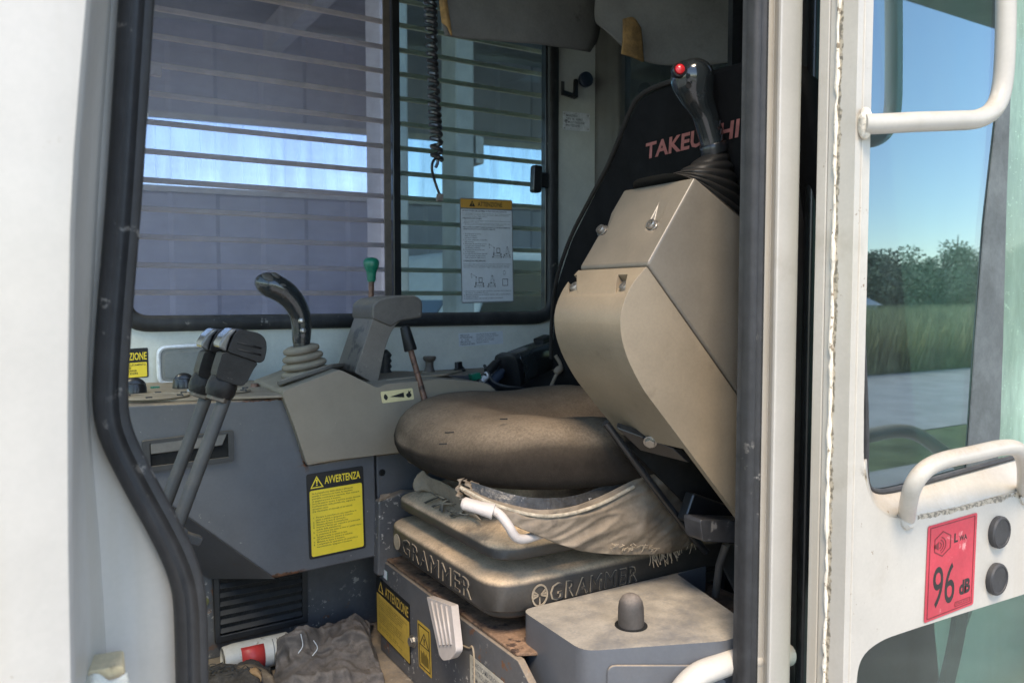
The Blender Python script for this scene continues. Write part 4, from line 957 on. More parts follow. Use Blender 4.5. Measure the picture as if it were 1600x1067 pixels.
# suspension base with the maker's name on two sides
bx0, bx1, by0, by1 = .556, 1.06, .966, 1.372
bcx, bcy, bhx, bhy = (bx0 + bx1) / 2, (by0 + by1) / 2, (bx1 - bx0) / 2, (by1 - by0) / 2
Lp = lambda ins, z, r=.055: rrect(bcx, bcy, bhx - ins, bhy - ins, max(.01, r - ins * .5), z, 6)
obj('suspension_base', loft([Lp(.03, 1.180), Lp(.014, 1.181), Lp(.010, 1.186), Lp(.010, 1.1925), Lp(.003, 1.194), Lp(0, 1.197), Lp(0, 1.232), Lp(.0015, 1.2375), Lp(.006, 1.241), Lp(.014, 1.2425), Lp(.05, 1.247), Lp(.09, 1.249)]), 'susp', st, angle=50)
obj('bellows', loft([Lp(.085, 1.22), Lp(.085, 1.285)]), 'dark_grey', st)
# upper pan
px0, px1, py0, py1 = .568, 1.05, .975, 1.362
pcx, pcy, phx, phy = (px0 + px1) / 2, (py0 + py1) / 2, (px1 - px0) / 2, (py1 - py0) / 2
Lq = lambda ins, z, r=.05: rrect(pcx + ins * .15, pcy, phx - ins, phy - ins, max(.012, r - ins * .3), z, 6)
obj('cushion_pan', loft([Lq(.02, 1.266), Lq(.004, 1.267), Lq(0, 1.270), Lq(0, 1.283), Lq(.0015, 1.2865), Lq(.006, 1.290), Lq(.012, 1.2925), Lq(.05, 1.315), Lq(.066, 1.322), Lq(.075, 1.335), Lq(.085, 1.36), Lq(.10, 1.366)]), 'susp', st, angle=60)
obj('pan_dome', ball(V((.66, 1.03, 1.298)), V((.030, 0, 0)), V((0, .022, 0)), V((0, 0, .018)), 18, 10), 'susp', st)
def emboss(sheet, body, u0, v0, u1, v1, par, shear=0, name='lettering'):
    e = obj(name, sheet.text(body, u0 - .006, v0 - .03, u1 + .006, v1 + .03, 0, bold=0, shear=shear, extr=.0010, space=1.12), 'emb', par, smooth=False)
    obj('letter_face', sheet.text(body, u0, v0, u1, v1, 4, bold=0, shear=shear, extr=.0005, space=1.12), 'letter_dark', e, smooth=False)
fs_ = Sheet(V((bx0 - .0004, 1.36, 1.231)), V((bx0 - .0004, 1.0, 1.231)), V((bx0 - .0004, 1.36, 1.197)), (-1, 0, 0), .0003)
emboss(fs_, 'GRAMMER', .20, .10, .90, .90, st)
obj('emblem', prism([fs_.P(.13 + .038 * math.cos(a), .5 + .42 * math.sin(a), 1) for a in [k * math.pi / 10 for k in range(20)]], fs_.n * .001), 'emb', st, smooth=False)
ss_ = Sheet(V((bx0 + .05, by0 - .0004, 1.231)), V((bx1 - .06, by0 - .0004, 1.231)), V((bx0 + .05, by0 - .0004, 1.197)), (0, -1, 0), .0003)
emboss(ss_, 'GRAMMER', .118, .14, .53, .86, st, shear=.012)
em = obj('emblem', plate([[ss_.P(.065 + .036 * math.cos(a), .5 + .50 * math.sin(a), 1) for a in [k * math.pi / 12 for k in range(24)]], [ss_.P(.065 + .030 * math.cos(a), .5 + .42 * math.sin(a), 1) for a in [k * math.pi / 12 for k in range(24)]]], ss_.n * .0014), 'emb', st, smooth=False)
for a in (math.radians(150), math.radians(170), math.radians(30), math.radians(10), math.radians(-90), math.radians(190), math.radians(-10)):
    obj('ray', prism([ss_.P(.065 + .029 * math.cos(a + .12) * s, .5 + .41 * math.sin(a + .12) * s, 1) for s in (.2, 1)] + [ss_.P(.065 + .029 * math.cos(a - .12) * s, .5 + .41 * math.sin(a - .12) * s, 1) for s in (1, .2)], ss_.n * .0012), 'emb', em, smooth=False)
# worn embossed letters on the pan
pf = Sheet(V((.5965, 1.262, 1.3105)), V((.5965, 1.10, 1.3105)), V((.578, 1.262, 1.2955)), (-1, 0, 1), .0006)
obj('worn_lettering', pf.text('TK-P', .05, .0, .95, 1.0, 0, bold=.01, extr=.0007, shear=.15), 'susp', st, smooth=False)
# cushion
ccx, ccy, chx, chy = .797, 1.178, .268, .246
def se(a, e=3.0):
    c, s = math.cos(a), math.sin(a); return (abs(c) ** e + abs(s) ** e) ** (-1 / e)
def ztop(u, v, s):
    z = 1.458 + .018 * abs(v) ** 2.2 * (1 if v > 0 else .6) - .046 * math.exp(-((v + .12) ** 2) / .15 - ((u - .22) ** 2) / .28)
    z += .010 * math.exp(-((u + .62) ** 2) / .12) - .030 * max(0, -u - .45) ** 1.5 - .012 * max(0, v - .55) * max(0, -u)
    z += .032 * max(0, u - .15) * max(0, v)
    for a0, b0, w_, d_ in ((-.10, .16, .0035, .0045), (.10, -.22, .003, .0035), (-.32, .38, .004, .004)):
        z -= d_ * math.exp(-((v - a0 - b0 * (u - .9)) ** 2) / w_) * max(0, min(1, (u + .15) * 1.6))
    return z + .0015 * math.sin(u * 9 + v * 5) + .001 * math.sin(v * 17 - u * 6)
n = 96; loops = []
def zbot(a): return .016 * max(0, -math.cos(a)) * max(0, math.sin(a)) + .004 * max(0, -math.cos(a))
for s, dz in ((.04, 0), (.12, 0), (.2, 0), (.28, 0), (.36, 0), (.44, 0), (.52, 0), (.6, 0), (.68, -.0008), (.76, -.0028), (.83, -.007), (.89, -.0135), (.935, -.021), (.97, -.031), (.992, -.044)):
    L = []
    for i in range(n):
        a = 2 * math.pi * i / n; r = se(a, 2.7) * s; u, v = r * math.cos(a), r * math.sin(a)
        L.append(V((ccx + u * chx, ccy + v * chy, ztop(u, v, s) + dz)))
    loops.append(L)
for s, z in ((1.0, 1.396), (.996, 1.384), (.98, 1.374), (.95, 1.366), (.8, 1.362)):
    loops.append([V((ccx + se(2 * math.pi * i / n, 2.7) * s * math.cos(2 * math.pi * i / n) * chx, ccy + se(2 * math.pi * i / n, 2.7) * s * math.sin(2 * math.pi * i / n) * chy, z + zbot(2 * math.pi * i / n))) for i in range(n)])
cu = obj('cushion', loft(loops), 'seat', st, angle=180)
for px_, py_, l_ in ((702, 666, .012), (692, 677, .009), (787, 661, .010)):
    q = PZ(px_, py_, 1.462); q.z = ztop((q.x - ccx) / chx, (q.y - ccy) / chy, 0) + .0012
    obj('burn_mark', tube([q + V((-l_ / 2, .003, 0)), q, q + V((l_ / 2, -.003, .0005))], .0011, 6), 'pocket', cu)
# torn cover hanging from the cushion on the near side
ring = lambda px_, py_, y: PY(px_, py_, y)
up_ = [(716, 757, 1.02), (760, 778, .975), (810, 792, .950), (850, 796, .940), (895, 790, .937), (940, 775, .938), (985, 752, .940), (1040, 724, .945), (1085, 700, .95)]
md1 = [(720, 768, 1.00), (762, 792, .955), (812, 810, .935), (855, 818, .930), (900, 812, .927), (950, 800, .928), (1000, 782, .930), (1050, 765, .94), (1092, 750, .95)]
md2 = [(735, 778, .985), (778, 808, .945), (826, 830, .930), (868, 842, .925), (912, 842, .922), (960, 834, .920), (1010, 822, .925), (1056, 806, .935), (1094, 795, .95)]
dn = [(752, 788, .97), (800, 815, .945), (846, 838, .93), (888, 855, .925), (928, 863, .922), (972, 866, .920), (1022, 865, .922), (1062, 858, .935), (1090, 836, .95)]
skirt = patch([[ring(*q) for q in r] for r in (up_, md1, md2, dn)], 14, 18, .015, 26, (0, -1, .2), 3, sharp=2, aniso=(PY(1085, 735, .93) - PY(860, 850, .93), 7, 34))
sk = obj('torn_cover', skirt, 'cloth', st, angle=180, solid=.0015)
hem = cat([ring(a, b, c - .004) for a, b, c in [(720, 762, 1.01), (762, 784, .962), (812, 800, .938), (855, 806, .930), (900, 800, .928), (945, 784, .930), (990, 760, .934)]], 6)
obj('cord_hem', tube(hem, .0028, 8), M('hem_cord', (.34, .29, .22), .8, var=.3, vs=60, bump=(150, 1, .002)), sk)
dark = patch([[ring(*q) for q in r] for r in ([(735, 752, 1.01), (800, 772, .962), (850, 778, .952), (905, 772, .950), (975, 745, .955)], [(740, 772, 1.0), (800, 792, .955), (852, 800, .944), (905, 794, .942), (975, 765, .947)])], 6, 4, .003, 40, (0, -1, 0), 8)
obj('plastic_lining', dark, M('dark_lining', (.040, .038, .036), .35, var=.4, vs=30, spots=((.3, .28, .26), 50, .62, .05), bump=(60, .8, .003)), st, angle=180)
fr_ = random.Random(11); bm = new()
for k in range(34):
    f = fr_.random(); a_ = ring(1015 + f * 72, 866 - (f ** 2) * 26 + fr_.uniform(-2, 1), .93 + f * .02)
    L_ = fr_.uniform(.006, .02); dxx = fr_.uniform(-.006, .008)
    tube(cat([a_ + V((0, 0, .004)), a_ + V((dxx * .4, -.002, -L_ * .5)), a_ + V((dxx, -.003 + fr_.uniform(-.004, .004), -L_))], 3), .0006, 4, bm)
for k in range(26):
    f = fr_.random(); a_ = ring(950 + f * 80, 852 + fr_.uniform(-4, 6), .9155)
    tube(cat([a_, a_ + V((fr_.uniform(-.006, .006), -.003, fr_.uniform(-.004, .004))), a_ + V((fr_.uniform(-.010, .010), -.001, fr_.uniform(-.008, .003)))], 3), .0006, 4, bm)
fo_ = obj('frayed_threads', bm, 'emb', sk); fo_['kind'] = 'stuff'
# shreds on the far front corner
shr = [[(647, 706, 1.31), (660, 720, 1.29), (668, 742, 1.29), (660, 760, 1.29)], [(640, 700, 1.32), (636, 712, 1.31), (650, 728, 1.30)], [(720, 748, 1.04), (716, 768, 1.03), (722, 778, 1.02), (734, 780, 1.01)], [(726, 750, 1.03), (736, 762, 1.01), (748, 778, 1.0)], [(735, 752, 1.02), (752, 764, 1.0), (770, 775, .99)]]
for k, s_ in enumerate(shr):
    pp = cat([ring(*q) for q in s_], 5)
    bm = new(); vs = []
    for i, q in enumerate(pp):
        wv = .004 + .003 * math.sin(i * 1.7 + k); vs.append((bm.verts.new(q + V((wv, 0, .001))), bm.verts.new(q - V((wv, .001, 0)))))
    for a_, b_ in zip(vs, vs[1:]): bm.faces.new((a_[0], b_[0], b_[1], a_[1]))
    obj('shred', bm, 'cloth', st, solid=.001)
shp_ = patch([[ring(*q) for q in r] for r in ([(652, 742, 1.30), (662, 735, 1.29), (672, 745, 1.27), (690, 752, 1.22), (720, 768, 1.13)], [(646, 758, 1.31), (660, 752, 1.29), (676, 764, 1.26), (700, 778, 1.20), (735, 795, 1.09)], [(650, 768, 1.30), (664, 766, 1.28), (690, 782, 1.24), (716, 798, 1.16), (752, 812, 1.06)])], 5, 5, .006, 40, (-1, 0, .3), 5)
obj('dusty_flap', shp_, M('dusty_flap', (.26, .205, .15), .9, var=.25, vs=20, dust=(.4, .25, 14), bump=(80, .6, .003)), st, angle=180, solid=.0015)
# cranked adjuster lever
HA = [PY(722, 786, .985), PY(770, 796, .95), PY(783, 806, .94), PY(795, 822, .93), PY(805, 838, .928), PY(818, 842, .93), PY(840, 836, .94), PY(862, 830, .955)]
ha = obj('adjuster_lever', tube(cat(HA[1:], 5), .0066, 14), 'white_handle', st)
gr0, gr1 = PY(721, 785, .975), PY(771, 799, .948)
obj('lever_grip', tube([gr0, gr0.lerp(gr1, .08), gr0.lerp(gr1, .5), gr0.lerp(gr1, .92), gr1, gr1.lerp(gr0, .02)], [.006, .0098, .0098, .0115, .0125, .0085], 16, flat=.8), 'white_handle', ha)
# backrest
bp0, bn = V((.985, 1.2, 1.48)), V((-1, 0, -.235)).normalized()
out_b = [(866, 640), (861, 560), (862, 500), (869, 440), (890, 375), (920, 315), (948, 262), (968, 215), (984, 175), (998, 152), (1020, 138), (1060, 124), (1160, 94), (1215, 88), (1262, 130), (1290, 300), (1300, 640)]
bk = obj('backrest', prism(roundpoly([PP(a, b, bp0, bn) for a, b in out_b], .02, 3), V((.09, 0, .0))), 'fabric_black', st, bevel=.022, seg=5, lim=50)
wing = [PP(a, b, bp0 + V((-.004, 0, 0)), bn) for a, b in ((863, 560), (864, 500), (872, 440), (893, 375), (905, 355))]
obj('backrest_piping', tube(cat([PP(a, b, bp0 + V((-.001, 0, 0)), bn) for a, b in out_b[1:12]], 4), .004, 8), M('brown_piping', (.016, .013, .011), .95, var=.2, dust=(.1, .04, 12), dcol=(.16, .12, .09)), bk)
tb = Sheet(PP(1007, 225, bp0, bn), PP(1153, 186, bp0, bn), PP(1012, 249, bp0, bn), bn, .0012)
obj('lettering', tb.text('TAKEUCHI', 0, 0, 1, 1, 0, bold=.03, shear=.05, space=1.03), 'salmon', bk, smooth=False)

# ================================================================== RAISED LEFT ARMREST CONSOLE
AY, AW = .80, .150
ar = thing('armrest_console', 'big tan armrest console tilted up beside the seat', 'armrest', PY(1100, 700, .87))
def wedge(px, py, L, w0, w1, dep, n, t, s):   # triangular screw pocket: p the screw end, t along the pocket, s sideways
    return None
up_px = [(1086, 277), (1011, 413), (1151, 611), (1262, 768), (1262, 440), (1160, 340)]
lo_px = [(1010.5, 416.5), (985, 446), (969, 488), (970, 526), (980, 560), (1002, 605), (1060, 682), (1152, 806), (1262, 955), (1262, 774), (1150.5, 616)]
ub = ext(up_px, AY, AW)
lb = prism(roundpoly([PY(a, b, AY) for a, b in lo_px], [.002, .03, .03, .03, .03, .03, .01, .01, .002, .002, .002], 4), V((0, AW, 0)))
def pocket(p_top, p_bot, nrm, half, dep):     # cutter: shallow at p_top, deep at p_bot
    p0, p1 = V(p_top), V(p_bot); y = V((0, 1, 0)); n_ = V(nrm).normalized()
    return prism([p0 + n_ * .002 - y * half * .35, p0 + n_ * .03 - y * half * .35, p1 + n_ * .03 - y * half, p1 - n_ * dep - y * half], y * half * 2)
def frontpt(px, py, pa, pb):                  # point on the front face plane that contains pa-pb and the Y direction
    d_ = (pb - pa).normalized(); n_ = d_.cross(V((0, 1, 0))).normalized()
    return PP(px, py, pa, n_), n_
ua, ub2 = PY(1086, 277, AY), PY(1011, 413, AY)
scr = []
cut = []
for (tx, ty), (sx, sy) in (((962, 326), (940, 357)), ((1048, 302), (1019, 349))):
    a_, n_ = frontpt(tx, ty, ua, ub2); b_, _ = frontpt(sx - 2, sy + 9, ua, ub2); c_, _ = frontpt(sx, sy, ua, ub2)
    n_ = n_ if n_.x < 0 else -n_
    c_.y += .004
    cut.append(pocket(a_, b_, n_, .010, .010)); scr.append((c_ + n_ * .001, n_))
ub = carve(ub, cut)
obj('upper_shell', ub, 'tan_arm_shaded', ar, bevel=.012, seg=5, lim=38)
la_, lb_ = PY(1010.5, 416.5, AY), PY(985, 446, AY)
cut = []
for (tx, ty), (sx, sy) in (((894, 492), (895, 441)), ((962, 488), (973, 440))):
    a_, n_ = frontpt(tx, ty, la_, lb_); b_, _ = frontpt(sx, sy - 11, la_, lb_); c_, _ = frontpt(sx, sy + 3, la_, lb_)
    n_ = n_ if n_.x < 0 else -n_
    cut.append(pocket(a_, b_, n_, .0100, .011)); scr.append((c_ - n_ * .002, n_))
hol = prism([PY(a, b, AY + .010) for a, b in [(1064, 704), (1116, 664), (1275, 862), (1275, 1020), (1150, 880), (1046, 724)]], V((0, AW + .05, 0)))
lb = carve(lb, cut + [hol])
obj('lower_shell', lb, 'tan_arm', ar, bevel=.015, seg=5, lim=38)
for c_, n_ in scr:
    s_ = obj('screw', lathe([(0, -.012), (.0075, -.012), (.0075, .002), (.0068, .0035), (.0040, .0035), (.0040, -.0005), (0, -.0005)], c_ - n_ * .003, n_, 16), 'metal', ar, angle=30)
    obj('washer', lathe([(.0098, -.006), (.0098, -.0028), (.007, -.0026)], c_ - n_ * .003, n_, 18), 'metal', s_)
# dark frame under the console
uf = [PY(946, 660, .912), PY(1010, 745, .908), PY(1082, 838, .905), PY(1104, 862, .900)]
bm = new()
for y_, r_ in ((0, .0058),): tube(uf, r_, 10, bm)
obj('frame_rail', bm, 'black', ar)
obj('bracket_plate', prism([PY(962, 668, .90), PY(1052, 700, .86), PY(1078, 724, .85), PY(1000, 704, .90)], V((.006, .004, .008))), 'black', ar, bevel=.002)  # brackets coloured black for the shade under the armrest
bolt('bolt', PY(1016, 690, .872), (-.6, -.5, -.4), .0075, ar)
obj('hollow_shade', prism([PY(975, 690, .925), PY(1165, 880, .925), PY(1262, 960, .925), PY(1262, 900, .925), PY(1060, 700, .925)], V((0, .006, 0))), 'pocket', ar, smooth=False)  # black sheet stands in for shade in the hollow shell
obj('pivot_bracket', prism([PY(1085, 770, .88), PY(1140, 790, .88), PY(1150, 830, .88), PY(1070, 815, .88)], V((0, .02, 0))), 'black', ar, bevel=.004)
# black release lever under it
rl_ = thing('release_lever', 'black rubber-padded release lever under the raised armrest', 'lever', PY(1125, 850, .83))
obj('pad', prism(roundpoly([PY(1094, 811, .82), PY(1175, 814, .82), PY(1178, 850, .82), PY(1098, 846, .82)], .006, 4), V((0, .035, 0))), M('worn_black_pad', (.035, .036, .040), .38, var=.3, vs=20, spots=((.16, .155, .15), 40, .58, .08), coat=.2), rl_, bevel=.006, seg=4)
obj('stem', tube([PY(1135, 850, .845), PY(1124, 882, .86), PY(1118, 930, .88)], .006, 10), 'dark_grey', rl_)
obj('stem_plate', prism([PY(1138, 850, .87), PY(1180, 850, .87), PY(1180, 935, .87), PY(1150, 925, .87), PY(1128, 880, .87)], V((0, .006, 0))), 'dark_grey', rl_, bevel=.002)

# ---- left joystick on the raised console
def kp_(zx, zy, y=.872): return PY(1020 + zx / 4.107, 70 + zy / 4.107, y)
kw = depth(kp_(300, 400)) / F / 4.107
j2 = thing('joystick', 'dark glossy joystick with red button standing on the raised armrest', 'joystick', kp_(390, 680))
pth = [kp_(238, 92), kp_(240, 105), kp_(243, 140), kp_(250, 195), kp_(262, 260), kp_(285, 340), kp_(325, 430), kp_(355, 520), kp_(380, 610), kp_(392, 690)]
rad = [20, 75, 118, 140, 138, 112, 88, 84, 84, 80]
gg = obj('grip', tube(cat(pth, 4), [x * kw for x in catf(rad, 4)], 24, flat=.96), 'gloss', j2)
fc = (kp_(172, 160) - V((0, .026, 0)))
nd = V((-.45, -1, .15))
rb_ = kp_(172, 160, .838)
obj('button', lathe([(0, 34 * kw * .75), (18 * kw, 30 * kw * .75), (29 * kw, 18 * kw * .75), (31 * kw, 0), (31 * kw, -.006), (0, -.006)], rb_, nd, 20), 'red', gg)
obj('button_ring', lathe([(44 * kw, -.008), (44 * kw, .0), (38 * kw, .0015), (31 * kw, 0)], rb_, nd, 22), 'black', gg)
obj('hole', lathe([(0, .0), (21 * kw, .0), (21 * kw, .0012), (17 * kw, .0012), (16 * kw, .0004), (0, .0004)], kp_(228, 262, .8380), (-.1, -1, .0), 18), 'pocket', gg)
for zy in (505, 560, 600):
    q = kp_(430 + (zy - 505) * .12, zy, .850); obj('side_mark', obox(q, (.0035, .003, 0), (0, .001, 0), (.001, 0, .0045)), 'black', gg, bevel=.001)
obj('collar', lathe([(88 * kw, -.004), (90 * kw, .004), (86 * kw, .010), (78 * kw, .012)], kp_(394, 680), kp_(372, 590) - kp_(394, 690), 24), 'black', j2)
# bellows: from a rectangular flange on the sloping top to the collar
tA, tB = PY(1089, 277, AY), PY(1168, 347, AY)  # near edge of the sloping top
dirx = (tB - tA).normalized(); nrm = V((0, 1, 0)).cross(dirx); nrm = nrm if nrm.z > 0 else -nrm
cen = tA.lerp(tB, .62) + V((0, AW * .5, 0)) + nrm * .002
top_c = kp_(394, 690); axn = (kp_(380, 610) - top_c).normalized()
def bl_loop(f, sc, n=40):
    c = cen.lerp(top_c, f); e = 4 - 2 * f
    hx_, hy_ = (.082 * (1 - f) + 86 * kw * f) * sc, (.062 * (1 - f) + 86 * kw * .8 * f) * sc
    nn = nrm.lerp(axn, f).normalized(); xx = (dirx - nn * dirx.dot(nn)).normalized(); yy = nn.cross(xx)
    L = []
    for i in range(n):
        a = 2 * math.pi * i / n; ca, sa_ = math.cos(a), math.sin(a)
        L.append(c + xx * hx_ * math.copysign(abs(ca) ** (2 / e), ca) + yy * hy_ * math.copysign(abs(sa_) ** (2 / e), sa_))
    return L
LL = [bl_loop(0, 1.06), bl_loop(.05, 1.06)]
for k in range(6):
    f = .06 + k * .15
    LL += [bl_loop(f, .93), bl_loop(f + .035, 1.02), bl_loop(f + .075, 1.05), bl_loop(f + .115, 1.01), bl_loop(f + .145, .93)]
LL += [bl_loop(1, .95)]
obj('boot', loft(LL), M('black_boot', (.010, .010, .010), .5, var=.2, vs=20, dust=(.12, .01, 14), dcol=(.14, .12, .10), bump=(140, .3, .001)), j2, angle=80)

# ================================================================== SIDE BOX WITH THE RUBBER BUMP
BZ = 1.20
sb_ = thing('side_box', 'dark grey box with dusty tan top in front of the seat', 'box', PZ(980, 1000, BZ) + V((0, 0, -.23)))
tp_ = [PZ(829, 962, BZ), PZ(911, 1017, BZ), PZ(1152, 1012, BZ), PZ(1230, 1005, BZ), PZ(1230, 850, BZ), PZ(1105, 884, BZ)]
tp_[4].y = .958; tp_[5].y = .962; tp_[0].y = .962; tp_[4].x = tp_[3].x + .06
for q in tp_: q.y = max(q.y, .735)
obj('body', prism(roundpoly(tp_, [.02, .02, .01, .004, .004, .004], 4), V((0, 0, -.228))), M('box_grey', (.090, .098, .112), .40, var=.08, vs=6, dust=(1.0, .04, 14), dcol=(.31, .275, .225), spots=((.35, .33, .30), 120, .70, .02, 9), bump=(120, .06, .001)), sb_, bevel=.010, seg=5)
fa, fb_ = tp_[1], tp_[2]
nf = (fb_ - fa).cross(V((0, 0, 1))).normalized(); nf = nf if nf.y < 0 else -nf
ee = (fb_ - fa).normalized()
def fpt(px, py): return PP(px, py, fa, nf)
emb_ = roundpoly([fpt(948, 1037), fpt(1105, 1037), fpt(1135, 1060), fpt(1135, 1200), fpt(944, 1200)], .012, 4)
obj('raised_panel', prism(emb_, nf * .004), 'grey', sb_, bevel=.0025, seg=3)
hc_ = PZ(986, 977, BZ)
obj('bump_hole', lathe([(.0225, .0006), (.0225, .0012), (.0, .0012)], hc_, (0, 0, 1), 28), 'pocket', sb_)
obj('rubber_bump', lathe([(.0178, .0014), (.0180, .012), (.0176, .026), (.0160, .034), (.0125, .0405), (.007, .0440), (0, .0450)], hc_, (-.02, 0, 1), 28), M('rubber_bump', (.050, .045, .042), .6, var=.15, vs=30, dust=(.6, .12, 30), dcol=(.22, .18, .15)), sb_, label='round-topped rubber bump stop')
# white bent pipe at the sill
pp_ = thing('grab_pipe', 'white bent steel pipe at the lower right corner of the doorway', 'pipe', PY(1100, 1050, .735))
PPt = [PY(1030, 1150, .745), PY(1062, 1085, .742), PY(1088, 1056, .738), PY(1120, 1042, .734), PY(1160, 1030, .730), PY(1230, 1022, .732)]
obj('pipe', tube(cat(PPt, 6), .0155, 18), 'pipe', pp_)
obj('foot', lathe([(.021, 0), (.021, .004), (.0158, .006)], PPt[0], PPt[1] - PPt[0], 18), 'pipe', pp_)

# ================================================================== ON THE FLOOR
can = thing('drink_can', 'white can with red patch lying half under the grey rag', 'can', PY(390, 1035, 1.46))
ca = PY(348, 1033, 1.46); cb = PY(452, 1030, 1.46); cr = .0270; ca.z = cb.z = max(ca.z, .972 + cr)
cdir = cb - ca; cL = cdir.length
obj('body', lathe([(cr * .78, .004), (cr * .86, 0), (cr * .92, .002), (cr * .95, .010), (cr, .018), (cr, cL * .97), (cr * .9, cL), (0, cL)], ca, cdir, 32), 'canwhite', can, angle=30)
obj('lid', lathe([(cr * .80, .004), (0, .006)], ca, cdir, 32), M('can_lid', (.25, .22, .18), .5, metal=.3, var=.3, vs=60), can)
cu_ = cdir.normalized(); cup = V((0, 0, 1)); cs = cu_.cross(cup).normalized(); cs = cs if cs.y < 0 else -cs
def cyl(t, a, k=.0004): return ca + cu_ * (cL * t) + (cs * math.cos(a) + cup * math.sin(a)) * (cr + k)
bm = new(); g_ = [[bm.verts.new(cyl(t, a)) for t in (.24, .4, .58)] for a in [R(-40 + 14 * i) for i in range(8)]]
for i in range(7):
    for j in range(2): bm.faces.new((g_[i][j], g_[i][j + 1], g_[i + 1][j + 1], g_[i + 1][j]))
obj('red_patch', bm, 'canred', can, solid=.0003)
for t in (.72, .79, .86, .93): obj('print_line', tube([cyl(t, R(-40 + 10 * i), .0001) for i in range(12)], .0007, 5), 'ink_grey', can)
rg = thing('rag', 'crumpled dark grey cloth lying on the cab floor by the pedestal', 'cloth', (.42, 1.4, .972))
rows = [[PY(a, b, y) for a, b in r] for y, r in (
    (1.535, [(432, 1040), (470, 1010), (508, 1004), (548, 1000), (585, 1024)]),
    (1.50, [(440, 1004), (478, 984), (515, 986), (556, 968), (580, 992)]),
    (1.45, [(436, 1010), (474, 986), (512, 1008), (558, 976), (580, 1012)]),
    (1.42, [(430, 1034), (458, 1006), (500, 1018), (562, 988), (584, 1026)]),
    (1.38, [(425, 1072), (462, 1034), (520, 1024), (570, 1012), (590, 1058)]),
    (1.33, [(418, 1102), (470, 1058), (526, 1050), (572, 1056), (596, 1090)]),
    (1.26, [(410, 1150), (468, 1120), (530, 1114), (580, 1120), (606, 1150)]))]
for r in rows:
    for q in r: q.z = max(q.z, .978)
obj('cloth', patch(rows, 18, 14, .036, 15, (-.3, -.5, 1), 6, sharp=4), 'rag', rg, angle=180, solid=.003)
for k, ps in enumerate(([(470, 990), (473, 1008), (466, 1020)], [(520, 1040), (534, 1048), (536, 1064)], [(490, 1000), (496, 1012), (488, 1024)])):
    obj('thread', tube(cat([PY(a, b, 1.36) for a, b in ps], 5), .0008, 5), 'paper', rg)
dk = thing('scouring_rag', 'black matted fibrous rag beside the can at the door seal', 'rag', PY(350, 1060, 1.40))
rows = [[PY(a, b, y) for a, b in r] for y, r in ((1.46, [(300, 1052), (335, 1044), (365, 1042), (392, 1050), (420, 1060)]), (1.42, [(300, 1060), (335, 1046), (368, 1040), (398, 1036), (424, 1056)]), (1.37, [(300, 1080), (335, 1062), (368, 1056), (396, 1052), (424, 1074)]), (1.30, [(300, 1120), (340, 1100), (370, 1098), (400, 1100), (430, 1120)]))]
for r in rows:
    for q in r: q.z = max(q.z, .977)
obj('mat', patch(rows, 10, 8, .012, 40, (0, -.4, 1), 2), 'darkrag', dk, angle=180, solid=.004)
fr_ = random.Random(3); bm = new()
for k in range(90):
    f = fr_.random(); q = PY(310 + 105 * f, 1046 + fr_.uniform(0, 26), 1.40 + fr_.uniform(-.03, .02)); q.z = max(q.z, .985)
    tube(cat([q, q + V((fr_.uniform(-.012, .012), fr_.uniform(-.01, .01), fr_.uniform(.003, .012))), q + V((fr_.uniform(-.02, .02), fr_.uniform(-.015, .01), fr_.uniform(-.004, .012)))], 3), .0007, 4, bm)
o_ = obj('fibres', bm, M('black_fibre', (.03, .03, .028), .7, var=.4), dk); o_['kind'] = 'stuff'
lf = thing('dry_leaf', 'curled tan scrap of dry leaf on the black rag', 'leaf', PY(398, 1050, 1.37))
obj('blade', patch([[PY(388, 1044, 1.375), PY(400, 1042, 1.37), PY(408, 1050, 1.365)], [PY(392, 1051, 1.36), PY(402, 1050, 1.355), PY(409, 1058, 1.35)], [PY(402, 1058, 1.355), PY(406, 1060, 1.35), PY(408, 1066, 1.35)]], 4, 4, .003, 60, (0, -1, 0), 2), 'leaf', lf, solid=.0008)
lg = thing('leather_scrap', 'brown folded leather scrap lying between rag and can', 'scrap', PY(385, 1055, 1.38))
obj('flap', patch([[PY(372, 1040, 1.40), PY(395, 1038, 1.39), PY(418, 1048, 1.38)], [PY(368, 1058, 1.37), PY(396, 1056, 1.365), PY(428, 1060, 1.36)], [PY(366, 1090, 1.35), PY(396, 1092, 1.35), PY(440, 1090, 1.345)]], 6, 6, .008, 26, (0, -.7, .7), 9), M('brown_leather', (.060, .042, .032), .7, var=.3, vs=30, dust=(.4, .1, 30)), lg, angle=180, solid=.002)
fmb = thing('foam_block', 'torn cream foam block stuck on the white front pillar', 'foam', PY(165, 1050, .70))
fbp = [PY(136, 1049, .660), PY(193, 1039, .660), PY(197, 1096, .660), PY(136, 1104, .660)]
obj('block', prism(roundpoly(fbp, .003, 3), V((.003, .030, 0))), 'foam_block', fmb, bevel=.003, seg=2)
obj('torn_edge', patch([[PY(133, 1060, .659), PY(150, 1052, .655), PY(170, 1062, .655), PY(198, 1050, .658)], [PY(132, 1074, .657), PY(150, 1070, .651), PY(172, 1076, .652), PY(200, 1070, .656)], [PY(130, 1095, .653), PY(150, 1095, .650), PY(172, 1095, .650), PY(198, 1095, .652)]], 6, 6, .006, 60, (0, -1, 0), 4), M('foam_pale', (.82, .76, .62), .9, var=.1, vs=40, bump=(100, .8, .004)), fmb, solid=.003)

